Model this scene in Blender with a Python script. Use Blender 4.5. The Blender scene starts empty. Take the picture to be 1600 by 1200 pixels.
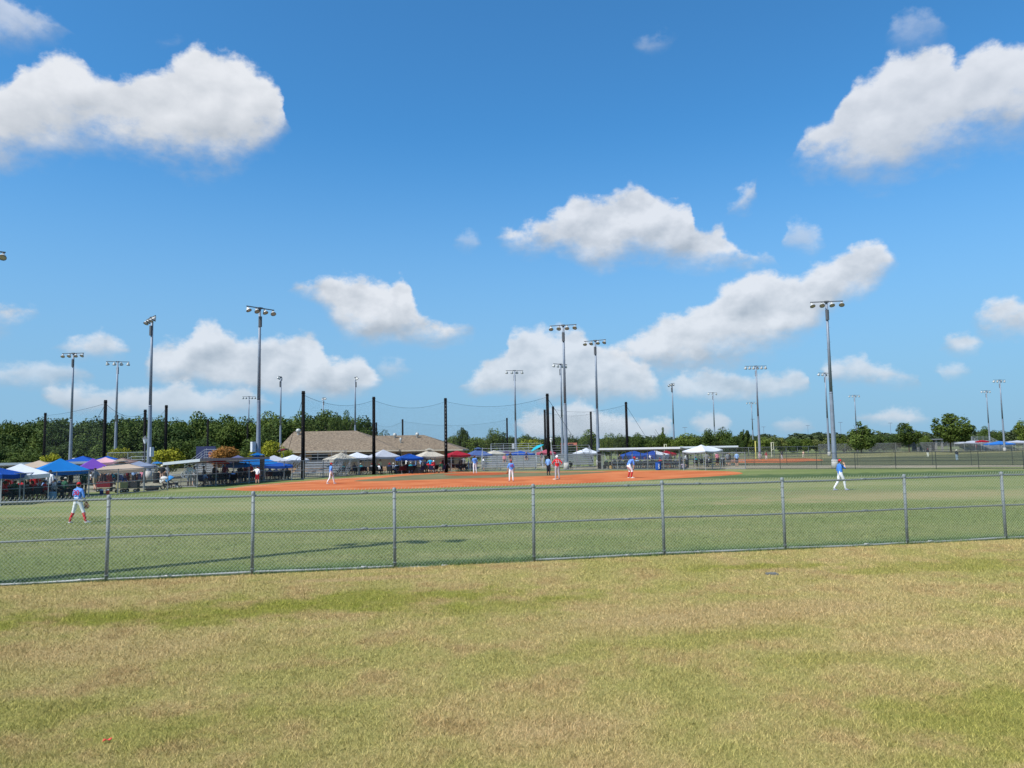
import bpy, math, random
import numpy as np
from mathutils import Vector, Matrix

S = bpy.context.scene
COL = S.collection
R = math.radians
random.seed(7)
rng = np.random.default_rng(11)

# ---------------------------------------------------------------- camera
CAM_H, F, ROLL = 2.6, 1200.0, 0.0172
PITCH = math.atan(102.5 / F)
cam_d = bpy.data.cameras.new('camera')
cam = bpy.data.objects.new('camera', cam_d)
COL.objects.link(cam)
cam_d.sensor_width = 36.0
cam_d.lens = 36.0 * F / 1600.0
cam_d.clip_start, cam_d.clip_end = 0.1, 6000.0
CM = Matrix.Rotation(math.pi / 2 + PITCH, 3, 'X') @ Matrix.Rotation(-ROLL, 3, 'Z')
cam.matrix_world = Matrix.Translation((0, 0, CAM_H)) @ CM.to_4x4()
S.camera = cam


def ray(px, py):
    return (CM @ Vector(((px - 800) / F, -(py - 600) / F, -1))).normalized()


def P(px, py, z=0.0):
    """the point of the ground seen at this place of the photograph"""
    d = ray(px, py)
    t = (z - CAM_H) / d.z
    return Vector((d.x * t, d.y * t, z))


def A(px, py, D):
    """the point at forward distance D seen at this place"""
    d = ray(px, py)
    t = D / d.y
    return Vector((d.x * t, D, CAM_H + d.z * t))


# ---------------------------------------------------------------- light
SUN_EL, SUN_AZ = 50.0, 231.5          # azimuth clockwise from +Y: behind, left
sd = Vector((math.sin(R(SUN_AZ)) * math.cos(R(SUN_EL)), math.cos(R(SUN_AZ)) * math.cos(R(SUN_EL)), math.sin(R(SUN_EL))))
sun_d = bpy.data.lights.new('sun', 'SUN')
sun_d.energy = 5.0
sun_d.angle = R(0.53)
sun_d.color = (1.0, 0.955, 0.88)
sun = bpy.data.objects.new('sun', sun_d)
COL.objects.link(sun)
sun.rotation_euler = sd.to_track_quat('Z', 'Y').to_euler()
S.view_settings.view_transform = 'Standard'
S.view_settings.look = 'None'
S.view_settings.exposure = 0.27
S.view_settings.gamma = 1.0
S.view_settings.use_curve_mapping = False

world = bpy.data.worlds.new('World')
S.world = world
world.use_nodes = True


class NT:
    """small helper for building node trees"""

    def __init__(s, tree):
        s.t = tree
        s.n = tree.nodes
        s.l = tree.links

    def put(s, sock, v):
        if v is None:
            return
        if isinstance(v, bpy.types.NodeSocket):
            s.l.new(v, sock)
        elif isinstance(v, (tuple, list)) and len(v) == 3 and sock.type == 'RGBA':
            sock.default_value = (*v, 1)
        else:
            sock.default_value = v

    def m(s, op, a, b=None, c=None, clamp=False):
        n = s.n.new('ShaderNodeMath')
        n.operation = op
        n.use_clamp = clamp
        s.put(n.inputs[0], a)
        s.put(n.inputs[1], b)
        s.put(n.inputs[2], c)
        return n.outputs[0]

    def vm(s, op, a, b=None, k='Vector'):
        n = s.n.new('ShaderNodeVectorMath')
        n.operation = op
        s.put(n.inputs[0], a)
        if b is not None:
            s.put(n.inputs['Scale'] if op == 'SCALE' else n.inputs[1], b)
        return n.outputs[k]

    def noise(s, vec, scale, detail=3, rough=0.5, out='Fac', lac=2.0):
        n = s.n.new('ShaderNodeTexNoise')
        s.put(n.inputs['Vector'], vec)
        n.inputs['Scale'].default_value = scale
        n.inputs['Detail'].default_value = detail
        n.inputs['Roughness'].default_value = rough
        n.inputs['Lacunarity'].default_value = lac
        return n.outputs[out]

    def mix(s, f, a, b, mode='MIX'):
        n = s.n.new('ShaderNodeMix')
        n.data_type = 'RGBA'
        n.blend_type = mode
        s.put(n.inputs[0], f)
        s.put(n.inputs[6], a)
        s.put(n.inputs[7], b)
        return n.outputs[2]

    def mr(s, v, a, b, c=0.0, d=1.0, smooth=False):
        n = s.n.new('ShaderNodeMapRange')
        if smooth:
            n.interpolation_type = 'SMOOTHSTEP'
        s.put(n.inputs[0], v)
        for i, x in enumerate((a, b, c, d)):
            s.put(n.inputs[i + 1], x)
        return n.outputs[0]

    def sep(s, v):
        n = s.n.new('ShaderNodeSeparateXYZ')
        s.put(n.inputs[0], v)
        return n.outputs

    def comb(s, x, y, z):
        n = s.n.new('ShaderNodeCombineXYZ')
        for i, v in enumerate((x, y, z)):
            s.put(n.inputs[i], v)
        return n.outputs[0]

    def curve(s, v, pts):
        n = s.n.new('ShaderNodeFloatCurve')
        s.put(n.inputs['Value'], v)
        c = n.mapping.curves[0]
        pts = sorted(pts)
        c.points[0].location = pts[0]
        c.points[1].location = pts[-1]
        for p in pts[1:-1]:
            c.points.new(*p)
        for p in c.points:
            p.handle_type = 'AUTO_CLAMPED'
        n.mapping.use_clip = False
        n.mapping.update()
        return n.outputs[0]


# clouds: rows of cumulus, each (x, top, bottom) as seen from the stand, kept as azimuth / elevation
CLOUD_ROWS = [
    dict(soft=0.016, low=0.016, st=[(0.30, [(250, 64, 68), (262, 58, 76), (274, 62, 70)]), (0.35, [(712, 376, 384), (728, 360, 394), (746, 370, 380)]),
                                    (0.30, [(996, 60, 72), (1020, 50, 84), (1050, 56, 68)]),
                                    (0.75, [(1138, 322, 334), (1158, 298, 332), (1172, 286, 316), (1190, 276, 290)]),
                                    (0.55, [(1220, 362, 376), (1238, 346, 392), (1260, 352, 396), (1284, 372, 386)]), (0.55, [(592, 566, 580), (614, 558, 588), (638, 568, 582)])]),
    dict(soft=0.010, rel=1.2, low=0.040, st=[
        (1.0, [(-260, 160, 230), (-120, 120, 262), (0, 128, 262), (30, 98, 255), (60, 88, 248), (100, 80, 240), (130, 92, 236), (150, 114, 236), (180, 120, 245),
               (220, 112, 258), (260, 102, 266), (285, 82, 268), (310, 66, 270), (340, 80, 276), (370, 86, 272), (395, 102, 248),
               (420, 120, 232), (438, 150, 220), (450, 190, 200)]),
        (0.93, [(1238, 238, 242), (1262, 205, 262), (1300, 184, 272), (1322, 150, 278), (1345, 118, 282), (1370, 112, 278), (1400, 84, 268),
                (1450, 76, 254), (1482, 76, 246), (1498, 90, 240), (1520, 76, 232), (1550, 68, 222), (1620, 76, 208), (1740, 110, 200), (1800, 150, 170)])]),
    dict(soft=0.010, rel=2.3, low=0.028, st=[
        (0.62, [(-200, 10, 40), (0, -10, 78), (40, 8, 80), (70, 20, 66), (100, 38, 46)]),
        (0.92, [(784, 366, 372), (810, 354, 386), (840, 344, 394), (880, 322, 398), (905, 304, 412), (940, 308, 420), (965, 300, 412),
                (992, 284, 402), (1020, 302, 402), (1050, 314, 412), (1078, 324, 414), (1090, 358, 416), (1104, 362, 418), (1128, 350, 418), (1142, 372, 418), (1165, 392, 418), (1205, 400, 412)]),
                (0.32, [(1390, 50, 64), (1412, 22, 78), (1455, 18, 76), (1474, 38, 54)])]),
    dict(soft=0.010, rel=2.3, low=0.028, st=[
        (0.95, [(-120, 480, 520), (0, 474, 520), (30, 478, 514), (52, 492, 498)]),
        (0.95, [(462, 448, 456), (490, 440, 470), (520, 430, 506), (545, 428, 530), (580, 440, 536), (605, 448, 538), (622, 434, 540), (640, 450, 538),
                (655, 490, 538), (690, 500, 536), (715, 506, 526), (734, 512, 518)]),
        (0.92, [(940, 545, 560), (970, 536, 574), (1000, 518, 584), (1050, 496, 584), (1100, 474, 580), (1130, 446, 572), (1160, 426, 566), (1200, 418, 556), (1238, 432, 548),
                (1270, 412, 530), (1310, 396, 488), (1345, 380, 466), (1370, 380, 446), (1390, 396, 424), (1400, 410, 414)]),
        (0.9, [(1524, 496, 500), (1545, 478, 520), (1580, 470, 526), (1700, 480, 520)])]),
    dict(soft=0.010, rel=2.3, low=0.016, st=[
        (0.8, [(90, 546, 550), (118, 530, 562), (160, 524, 566), (190, 536, 562), (202, 548, 552)]),
        (0.88, [(224, 562, 568), (245, 538, 590), (290, 532, 600), (322, 506, 606), (345, 510, 610), (362, 524, 612), (395, 528, 614), (440, 528, 618), (478, 518, 618),
                (505, 536, 620), (520, 556, 620), (545, 552, 618), (580, 574, 612), (598, 592, 598)]),
        (0.85, [(722, 600, 608), (745, 572, 616), (762, 556, 620), (790, 546, 624), (800, 520, 628), (832, 512, 630), (868, 520, 630), (905, 512, 628), (930, 534, 626),
                (960, 544, 624), (1000, 566, 622), (1028, 590, 612)]),
        (0.8, [(1472, 546, 550), (1495, 526, 556), (1520, 520, 554), (1542, 532, 536)])]),
    dict(soft=0.010, rel=2.3, low=0.014, st=[
        (0.6, [(-150, 580, 610), (0, 572, 602), (50, 562, 606), (110, 572, 600), (135, 586, 592)]),
        (0.72, [(1038, 600, 606), (1062, 584, 620), (1120, 580, 628), (1180, 590, 626), (1240, 578, 620), (1268, 592, 604)]),
        (0.75, [(1280, 576, 582), (1300, 562, 600), (1340, 558, 602), (1360, 572, 604), (1420, 582, 598), (1440, 590, 594)]),
        (0.55, [(1460, 578, 584), (1484, 566, 600), (1514, 576, 588)])]),
    dict(soft=0.010, rel=1.2, low=0.014, st=[
        (0.75, [(70, 612, 622), (100, 602, 642), (180, 608, 652), (240, 600, 654), (285, 592, 652), (320, 610, 650), (360, 604, 648), (382, 596, 646), (400, 612, 640), (425, 628, 634)]),
        (0.8, [(806, 660, 668), (830, 640, 690), (880, 634, 694), (915, 622, 694), (940, 640, 694), (985, 652, 694), (1030, 648, 690), (1054, 664, 676)]),
        (0.7, [(1070, 658, 668), (1092, 640, 680), (1120, 636, 682), (1142, 656, 668)]),
        (0.6, [(1205, 660, 664), (1230, 650, 674), (1258, 654, 672), (1275, 664, 666)]),
        (0.75, [(1345, 652, 656), (1385, 642, 668), (1410, 632, 668), (1435, 642, 664), (1458, 654, 658)])]),
]


def azel(px, py):
    d = ray(px, py)
    return math.atan2(d.x, d.y), math.asin(d.z)


def build_world():
    n = NT(world.node_tree)
    n.n.clear()
    out = n.n.new('ShaderNodeOutputWorld')
    bg = n.n.new('ShaderNodeBackground')
    n.l.new(bg.outputs[0], out.inputs[0])
    STR = 0.125
    bg.inputs[1].default_value = STR
    sky = n.n.new('ShaderNodeTexSky')
    sky.sky_type = 'NISHITA'
    sky.sun_disc = False
    sky.sun_elevation = R(SUN_EL)
    sky.sun_rotation = R(SUN_AZ)
    sky.altitude = 0
    sky.air_density = 1.0
    sky.dust_density = 0.6
    sky.ozone_density = 2.2
    skyc = n.vm('MULTIPLY', sky.outputs[0], (0.37, 0.90, 1.20))
    tc = n.n.new('ShaderNodeTexCoord')
    hz_el = n.m('ARCSINE', n.sep(tc.outputs['Generated'])[2])
    skyc = n.mix(n.mr(hz_el, 0.0, 0.42, 0.88, 0.0, smooth=True), skyc, tuple(v / STR for v in (0.232, 0.390, 0.575)))
    d = tc.outputs['Generated']
    x, y, z = n.sep(d)[:3]
    az = n.m('ARCTAN2', x, y)
    el = n.m('ARCSINE', z)
    w1 = n.sep(n.noise(n.vm('MULTIPLY', d, (1, 1, 1.5)), 15, 5, 0.58, 'Color'))
    # folds the straight outlines into billows
    azw = n.m('ADD', az, n.m('MULTIPLY', n.m('SUBTRACT', w1[0], 0.5), 0.040))
    elw = n.m('ADD', el, n.m('MULTIPLY', n.m('SUBTRACT', w1[1], 0.5), 0.030))
    fine = n.noise(n.vm('MULTIPLY', d, (1, 1, 1.35)), 42, 7, 0.62)
    wisp = n.noise(n.vm('MULTIPLY', d, (1, 1, 2.2)), 11, 4, 0.6)
    off = sd * 0.007
    fine2 = n.noise(n.vm('MULTIPLY', n.vm('ADD', d, tuple(off)), (1, 1, 1.35)), 17, 5, 0.5)
    fine3 = n.noise(n.vm('MULTIPLY', n.vm('SUBTRACT', d, tuple(off)), (1, 1, 1.35)), 17, 5, 0.5)
    relief = n.m('SUBTRACT', fine3, fine2)
    A0 = 0.86
    U = n.m('DIVIDE', n.m('ADD', azw, A0), 2 * A0, clamp=True)
    EM = 0.62
    col = skyc
    for row in CLOUD_ROWS:
        tp, bt, sg = [], [], []
        cl = []
        for st, pts in sorted(row['st'], key=lambda q: q[1][0][0]):
            c = []
            for (px, t, b) in pts:
                a1, e1 = azel(px, t)
                a2, e2 = azel(px, b)
                c.append(((a1 + a2) / 2, e1, e2))
            cl.append((st, c))
        for k, (st, c) in enumerate(cl):
            gl = min(.026, (c[0][0] - cl[k - 1][1][-1][0]) * .42) if k else .026
            gr = min(.026, (cl[k + 1][1][0][0] - c[-1][0]) * .42) if k + 1 < len(cl) else .026
            mid = (c[0][1] + c[0][2]) / 2
            me = (c[-1][1] + c[-1][2]) / 2
            tp += [(c[0][0] - gl, mid - .022)] + [(a, e) for a, e, _ in c] + [(c[-1][0] + gr, me - .022)]
            bt += [(c[0][0] - gl, mid + .022)] + [(a, e) for a, _, e in c] + [(c[-1][0] + gr, me + .022)]
            sg += [(c[0][0] - gl * .8, st), (c[-1][0] + gr * .8, st)]

        def norm(q, div):
            q = sorted(q)
            o = []
            for a, e in q:
                u = (a + A0) / (2 * A0)
                if o and u - o[-1][0] < 0.002:
                    u = o[-1][0] + 0.002
                if 0 < u < 1:
                    o.append((u, e / div))
            return [(0.0, o[0][1] if div == 1 else 0)] + o + [(1.0, o[-1][1] if div == 1 else 0)]
        tpn, btn = norm(tp, EM), norm(bt, EM)
        tpn[0], tpn[-1] = (0, 0.1), (1, 0.1)
        btn[0], btn[-1] = (0, 0.3), (1, 0.3)
        T = n.m('MULTIPLY', n.curve(U, tpn), EM)
        B = n.m('MULTIPLY', n.curve(U, btn), EM)
        SG = n.curve(U, norm(sg, 1))
        dt = n.m('DIVIDE', n.m('SUBTRACT', T, elw), row['soft'])
        db = n.m('DIVIDE', n.m('SUBTRACT', elw, B), row['low'])
        th = n.m('MINIMUM', dt, db)
        hgt = n.m('DIVIDE', n.m('SUBTRACT', elw, B), n.m('MAXIMUM', n.m('SUBTRACT', T, B), 0.02), clamp=True)
        th = n.m('ADD', th, n.m('MULTIPLY', n.m('SUBTRACT', fine, 0.5), n.m('ADD', n.m('MULTIPLY', hgt, 2.8), 0.8)))
        th = n.m('ADD', th, n.m('MULTIPLY', n.m('SUBTRACT', wisp, 0.52), 1.6))
        al = n.mr(th, -0.45, 1.15, smooth=True)
        al = n.m('MULTIPLY', al, SG)
        lit = n.m('ADD', n.m('MULTIPLY', n.m('POWER', hgt, 0.7), 1.0), n.m('MULTIPLY', relief, row.get('rel', 1.0)))
        lit = n.m('ADD', lit, n.m('MULTIPLY', n.m('SUBTRACT', wisp, 0.5), 0.30))
        lit = n.mr(lit, 0.05, 0.98)
        dark = tuple(v / STR for v in (0.37, 0.41, 0.46))
        lite = tuple(v / STR for v in (0.68, 0.70, 0.735))
        cc = n.mix(lit, dark, lite)
        # far clouds take the colour of the air
        cc = n.mix(n.mr(el, 0.02, 0.20, 0.15, 0.0), cc, tuple(v / STR for v in (0.36, 0.50, 0.66)))
        col = n.mix(n.m('MULTIPLY', al, 0.97), col, cc)
    # the rest of the sky carries the same broken cumulus
    side = n.mr(n.m('ABSOLUTE', az), 0.80, 1.0, smooth=True)
    side = n.m('MAXIMUM', side, n.mr(el, 0.62, 0.8, smooth=True))
    zc = n.m('MAXIMUM', z, 0.08)
    flat = n.comb(n.m('DIVIDE', x, zc), n.m('DIVIDE', y, zc), 0.0)
    g = n.noise(flat, 0.55, 6, 0.55)
    ga = n.m('MULTIPLY', n.mr(g, 0.56, 0.66, smooth=True), side)
    ga = n.m('MULTIPLY', ga, n.mr(z, 0.03, 0.10))
    col = n.mix(n.m('MULTIPLY', ga, 0.9), col, tuple(v / STR for v in (0.55, 0.60, 0.68)))
    n.l.new(col, bg.inputs[0])


build_world()

# ---------------------------------------------------------------- helpers
MATS = {}


def mat(name, col, rough=0.7, metal=0.0, var=0.12, scale=6.0, bump=0.0, bscale=30.0, spec=0.4, sheen=False, objvar=0.0):
    if name in MATS:
        return MATS[name]
    m = bpy.data.materials.new(name)
    m.use_nodes = True
    n = NT(m.node_tree)
    b = n.n['Principled BSDF']
    tc = n.n.new('ShaderNodeTexCoord').outputs['Object']
    f = n.noise(tc, scale, 4, 0.6)
    c1 = tuple(c * (1 - var) for c in col)
    c2 = tuple(min(1, c * (1 + var)) for c in col)
    c = n.mix(n.mr(f, 0.3, 0.7), c1, c2)
    if objvar:
        oi = n.n.new('ShaderNodeObjectInfo')
        c = n.mix(n.m('MULTIPLY', oi.outputs['Random'], objvar), c, tuple(v * 0.45 for v in col))
    n.l.new(c, b.inputs['Base Color'])
    b.inputs['Roughness'].default_value = rough
    b.inputs['Metallic'].default_value = metal
    b.inputs['Specular IOR Level'].default_value = spec
    if bump:
        bn = n.n.new('ShaderNodeBump')
        bn.inputs['Strength'].default_value = bump
        bn.inputs['Distance'].default_value = 0.02
        n.l.new(n.noise(tc, bscale, 4), bn.inputs['Height'])
        n.l.new(bn.outputs[0], b.inputs['Normal'])
    MATS[name] = m
    return m


def srgb(r, g, b, k=1.0):
    def f(v):
        v /= 255.0
        return (v / 12.92 if v < .04045 else ((v + .055) / 1.055) ** 2.4) * k
    return (f(r), f(g), f(b))


class MB:
    def __init__(s):
        s.v, s.f, s.mi = [], [], []
        s.cur = 0

    def add(s, vs, fs):
        o = len(s.v)
        s.v += [tuple(v) for v in vs]
        for f in fs:
            s.f.append(tuple(i + o for i in f))
            s.mi.append(s.cur)
        return s

    def box(s, c, d, rz=0.0, rx=0.0, ry=0.0):
        M = Matrix.Rotation(rz, 3, 'Z') @ Matrix.Rotation(ry, 3, 'Y') @ Matrix.Rotation(rx, 3, 'X')
        vs = []
        for i in (-1, 1):
            for j in (-1, 1):
                for k in (-1, 1):
                    vs.append(Vector(c) + M @ Vector((i * d[0] / 2, j * d[1] / 2, k * d[2] / 2)))
        return s.add(vs, [(0, 1, 3, 2), (4, 6, 7, 5), (0, 4, 5, 1), (2, 3, 7, 6), (0, 2, 6, 4), (1, 5, 7, 3)])

    def bar(s, p0, p1, r0, r1=None, n=6, cap=True):
        p0, p1 = Vector(p0), Vector(p1)
        r1 = r0 if r1 is None else r1
        d = (p1 - p0)
        if d.length < 1e-6:
            return s
        d.normalize()
        a = d.orthogonal().normalized() if abs(d.z) < .99 else Vector((1, 0, 0))
        if abs(d.z) < .99:
            a = d.cross(Vector((0, 0, 1))).normalized()
        b = d.cross(a)
        vs = []
        for p, r in ((p0, r0), (p1, r1)):
            for i in range(n):
                t = 2 * math.pi * (i + .5) / n
                vs.append(p + (a * math.cos(t) + b * math.sin(t)) * r)
        fs = [(i, (i + 1) % n, n + (i + 1) % n, n + i) for i in range(n)]
        if cap:
            fs += [tuple(range(n - 1, -1, -1)), tuple(range(n, 2 * n))]
        return s.add(vs, fs)

    def path(s, pts, r, n=5):
        for a, b in zip(pts[:-1], pts[1:]):
            s.bar(a, b, r, n=n, cap=False)
        return s

    def lathe(s, prof, M=None, n=12):
        """profile [(r,z)] about z, moved by the matrix M"""
        M = M or Matrix.Identity(4)
        vs, fs = [], []
        for (r, z) in prof:
            for i in range(n):
                t = 2 * math.pi * i / n
                vs.append(M @ Vector((r * math.cos(t), r * math.sin(t), z)))
        for j in range(len(prof) - 1):
            for i in range(n):
                fs.append((j * n + i, j * n + (i + 1) % n, (j + 1) * n + (i + 1) % n, (j + 1) * n + i))
        return s.add(vs, fs)

    def ell(s, c, r, n=10, m=7, M=None):
        M = M or Matrix.Identity(3)
        vs, fs = [], []
        for j in range(m + 1):
            ph = math.pi * j / m
            for i in range(n):
                t = 2 * math.pi * i / n
                vs.append(Vector(c) + M @ Vector((r[0] * math.sin(ph) * math.cos(t), r[1] * math.sin(ph) * math.sin(t), r[2] * math.cos(ph))))
        for j in range(m):
            for i in range(n):
                fs.append((j * n + i, (j + 1) * n + i, (j + 1) * n + (i + 1) % n, j * n + (i + 1) % n))
        return s.add(vs, fs)

    def poly(s, pts):
        return s.add(pts, [tuple(range(len(pts)))])

    def mesh(s, name, mats, smooth=False):
        me = bpy.data.meshes.new(name)
        me.from_pydata(s.v, [], s.f)
        if not isinstance(mats, (list, tuple)):
            mats = [mats]
        for m in mats:
            me.materials.append(m)
        if any(s.mi):
            me.polygons.foreach_set('material_index', s.mi)
        if smooth:
            me.polygons.foreach_set('use_smooth', [True] * len(me.polygons))
        me.update()
        return me

    def build(s, name, mats, parent=None, smooth=False, loc=None, rz=0.0):
        o = bpy.data.objects.new(name, s.mesh(name, mats, smooth))
        COL.objects.link(o)
        if parent:
            o.parent = parent
        if loc is not None:
            o.location = loc
        o.rotation_euler.z = rz
        return o


def link(name, data, parent=None, loc=None, rz=0.0):
    o = bpy.data.objects.new(name, data)
    COL.objects.link(o)
    if parent:
        o.parent = parent
    if loc is not None:
        o.location = loc
    o.rotation_euler.z = rz
    return o


def tag(o, label, cat, group=None):
    o['label'] = label
    o['category'] = cat
    if group:
        o['group'] = group
    return o


def thing(name, label, cat, loc=(0, 0, 0), rz=0.0, group=None):
    o = bpy.data.objects.new(name, None)
    COL.objects.link(o)
    o.empty_display_size = 0.2
    o.location = loc
    o.rotation_euler.z = rz
    return tag(o, label, cat, group)


def dup(o, parent=None):
    c = o.copy()
    COL.objects.link(c)
    c.parent = parent
    for ch in list(o.children):
        dup(ch, c)
    return c


def struct(o):
    o['kind'] = 'structure'
    return o

# ---------------------------------------------------------------- grass colours
def ell_mask(n, x, y, c, rx, ry, rot, warp):
    dx = n.m('SUBTRACT', x, c[0])
    dy = n.m('SUBTRACT', y, c[1])
    ca, sa = math.cos(rot), math.sin(rot)
    u = n.m('DIVIDE', n.m('ADD', n.m('MULTIPLY', dx, ca), n.m('MULTIPLY', dy, sa)), rx)
    v = n.m('DIVIDE', n.m('SUBTRACT', n.m('MULTIPLY', dy, ca), n.m('MULTIPLY', dx, sa)), ry)
    r = n.m('SQRT', n.m('ADD', n.m('MULTIPLY', u, u), n.m('MULTIPLY', v, v)))
    r = n.m('ADD', r, n.m('MULTIPLY', n.m('SUBTRACT', warp, 0.5), 3.0))
    return n.mr(r, 1.25, 0.35, smooth=True)


def lawn_group():
    g = bpy.data.node_groups.new('lawn_colour', 'ShaderNodeTree')
    g.interface.new_socket('Color', in_out='OUTPUT', socket_type='NodeSocketColor')
    n = NT(g)
    out = n.n.new('NodeGroupOutput')
    pos = n.n.new('ShaderNodeNewGeometry').outputs['Position']
    x, y, _ = n.sep(pos)[:3]
    big = n.noise(pos, 0.22, 4, 0.6)
    mid = n.noise(pos, 0.9, 4, 0.65)
    small = n.noise(pos, 5.0, 4, 0.7)
    f = n.m('ADD', n.m('MULTIPLY', big, 0.55), n.m('MULTIPLY', mid, 0.45))
    tan = (0.410, 0.322, 0.136)
    olive = (0.318, 0.290, 0.090)
    brown = (0.243, 0.158, 0.068)
    green = (0.215, 0.225, 0.030)
    c = n.mix(n.mr(f, 0.40, 0.60, smooth=True), olive, tan)
    c = n.mix(n.mr(n.m('ADD', mid, n.m('MULTIPLY', small, 0.3)), 0.72, 1.0), c, brown)
    for (px, py, rx, ry, rot, k) in ((300, 962, 3.2, 0.7, 0.16, 0.7), (420, 950, 5.5, 1.1, .17, .5), (140, 968, 1.6, 0.6, 0.2, 0.55), (600, 935, 2.8, .9, .2, .6), (760, 950, 2.5, .6, .2, .35),
                                     (1480, 885, 3.6, 0.8, 0.2, 0.5), (1190, 886, 1.5, 0.5, 0.1, 0.75), (1540, 1120, 1.6, 0.9, 0.5, 0.5),
                                     (260, 1140, 1.2, 0.8, 0.2, 0.35), (1100, 1000, 2.0, 0.5, 0.3, 0.25), (40, 1120, 0.8, 0.6, 0.0, 0.35),
                                     (1300, 1030, 1.0, .3, 0.2, .3)):
        p = P(px, py)
        msk = ell_mask(n, x, y, p, rx, ry, rot, mid)
        c = n.mix(n.m('MULTIPLY', msk, k), c, green)
    for (px, py, rx, ry, rot, k) in ((1150, 960, 3.0, 0.9, 0.25, 0.7), (560, 905, 1.6, 0.3, 0.15, 0.75), (1500, 1000, 1.6, .5, .3, .5),
                                     (150, 1020, 2.0, .7, .1, .4), (870, 1140, 0.8, .45, .1, .6), (1560, 860, 1.5, .3, .2, .5)):
        p = P(px, py)
        msk = ell_mask(n, x, y, p, rx, ry, rot, mid)
        c = n.mix(n.m('MULTIPLY', msk, k), c, (0.423, 0.302, 0.149))
    c = n.mix(n.mr(mid, 0.46, 0.66, 0.0, 0.26, smooth=True), c, (0.33, 0.215, 0.090))
    c = n.mix(n.mr(small, 0.42, 0.75, 0.0, 0.42), c, n.mix(0.5, brown, olive))
    n.l.new(c, out.inputs[0])
    return g


def field_group():
    g = bpy.data.node_groups.new('field_colour', 'ShaderNodeTree')
    g.interface.new_socket('Color', in_out='OUTPUT', socket_type='NodeSocketColor')
    n = NT(g)
    out = n.n.new('NodeGroupOutput')
    pos = n.n.new('ShaderNodeNewGeometry').outputs['Position']
    x, y, _ = n.sep(pos)[:3]
    # mown bands that run across the outfield
    band = n.noise(n.vm('MULTIPLY', pos, (0.02, 0.16, 1)), 1.0, 3, 0.5)
    big = n.noise(n.vm('MULTIPLY', pos, (0.5, 1, 1)), 0.10, 4, 0.6)
    mid = n.noise(pos, 0.7, 5, 0.65)
    small = n.noise(pos, 6, 4, 0.7)
    f = n.m('ADD', n.m('ADD', n.m('MULTIPLY', band, 0.45), n.m('MULTIPLY', big, 0.35)), n.m('MULTIPLY', mid, 0.2))
    green = (0.156, 0.194, 0.060)
    dull = (0.267, 0.259, 0.117)
    c = n.mix(n.mr(f, 0.43, 0.63, smooth=True), green, dull)
    # lush strips beside the fence and at the far foul line
    c0, c1 = P(166, 908), P(1572, 843)
    nx, ny = -(c1.y - c0.y), (c1.x - c0.x)
    L = math.hypot(nx, ny)
    dist = n.m('DIVIDE', n.m('ADD', n.m('MULTIPLY', n.m('SUBTRACT', x, c0.x), nx), n.m('MULTIPLY', n.m('SUBTRACT', y, c0.y), ny)), L)
    c = n.mix(n.m('MULTIPLY', n.mr(n.m('ADD', dist, n.m('MULTIPLY', mid, 1.5)), 2.6, 0.9, smooth=True), 0.8), c, (0.074, 0.148, 0.048))
    for (px, py, rx, ry, rot, k, cc) in ((1340, 742, 26, 5.0, 0.0, 0.85, (0.048, 0.084, 0.032)), (1400, 775, 11, 3.0, 0.2, 0.75, (0.327, 0.262, 0.134)),
                                         (250, 800, 9, 2.4, 0.2, 0.6, (0.287, 0.252, 0.119)), (700, 800, 8, 3.0, 0, 0.35, (0.257, 0.238, 0.119)),
                                         (1000, 772, 30, 2.5, 0, 0.5, (0.117, 0.160, 0.059)), (300, 776, 9, 2, 0, .5, (0.119, 0.173, 0.059)),
                                         (1250, 770, 7, 2.2, 0, .4, (0.247, 0.198, 0.099))):
        p = P(px, py)
        msk = ell_mask(n, x, y, p, rx, ry, rot, mid)
        c = n.mix(n.m('MULTIPLY', msk, k), c, cc)
    c = n.mix(n.mr(small, 0.42, 0.75, 0.0, 0.40), c, (0.070, 0.100, 0.035))
    n.l.new(c, out.inputs[0])
    return g


LAWN, FIELD = lawn_group(), field_group()


def ground_mat(name, grp, bump=0.4, tint=False, dark=1.0):
    m = bpy.data.materials.new(name)
    m.use_nodes = True
    n = NT(m.node_tree)
    b = n.n['Principled BSDF']
    g = n.n.new('ShaderNodeGroup')
    g.node_tree = grp
    c = g.outputs[0]
    pos = n.n.new('ShaderNodeNewGeometry').outputs['Position']
    if tint:
        at = n.n.new('ShaderNodeAttribute')
        at.attribute_name = 'tint'
        c = n.mix(1.0, c, n.comb(*[n.mr(at.outputs['Fac'], 0, 1, lo, hi) for lo, hi in ((0.50, 1.95), (0.56, 1.80), (0.45, 1.95))]), 'MULTIPLY')
    else:
        c = n.mix(1.0, c, n.comb(*[n.mr(n.noise(pos, 22, 4, 0.75), 0.25, 0.75, 0.70 * dark, 1.25 * dark)] * 3), 'MULTIPLY')
        bn = n.n.new('ShaderNodeBump')
        bn.inputs['Strength'].default_value = bump
        bn.inputs['Distance'].default_value = 0.03
        n.l.new(n.noise(pos, 35, 5, 0.7), bn.inputs['Height'])
        n.l.new(bn.outputs[0], b.inputs['Normal'])
    n.l.new(c, b.inputs['Base Color'])
    b.inputs['Roughness'].default_value = 0.85
    b.inputs['Specular IOR Level'].default_value = 0.25 if tint else 0.1
    return m


M_lawn = ground_mat('dry_lawn', LAWN, dark=0.8)
M_field = ground_mat('field_grass', FIELD, dark=0.95)


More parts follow.
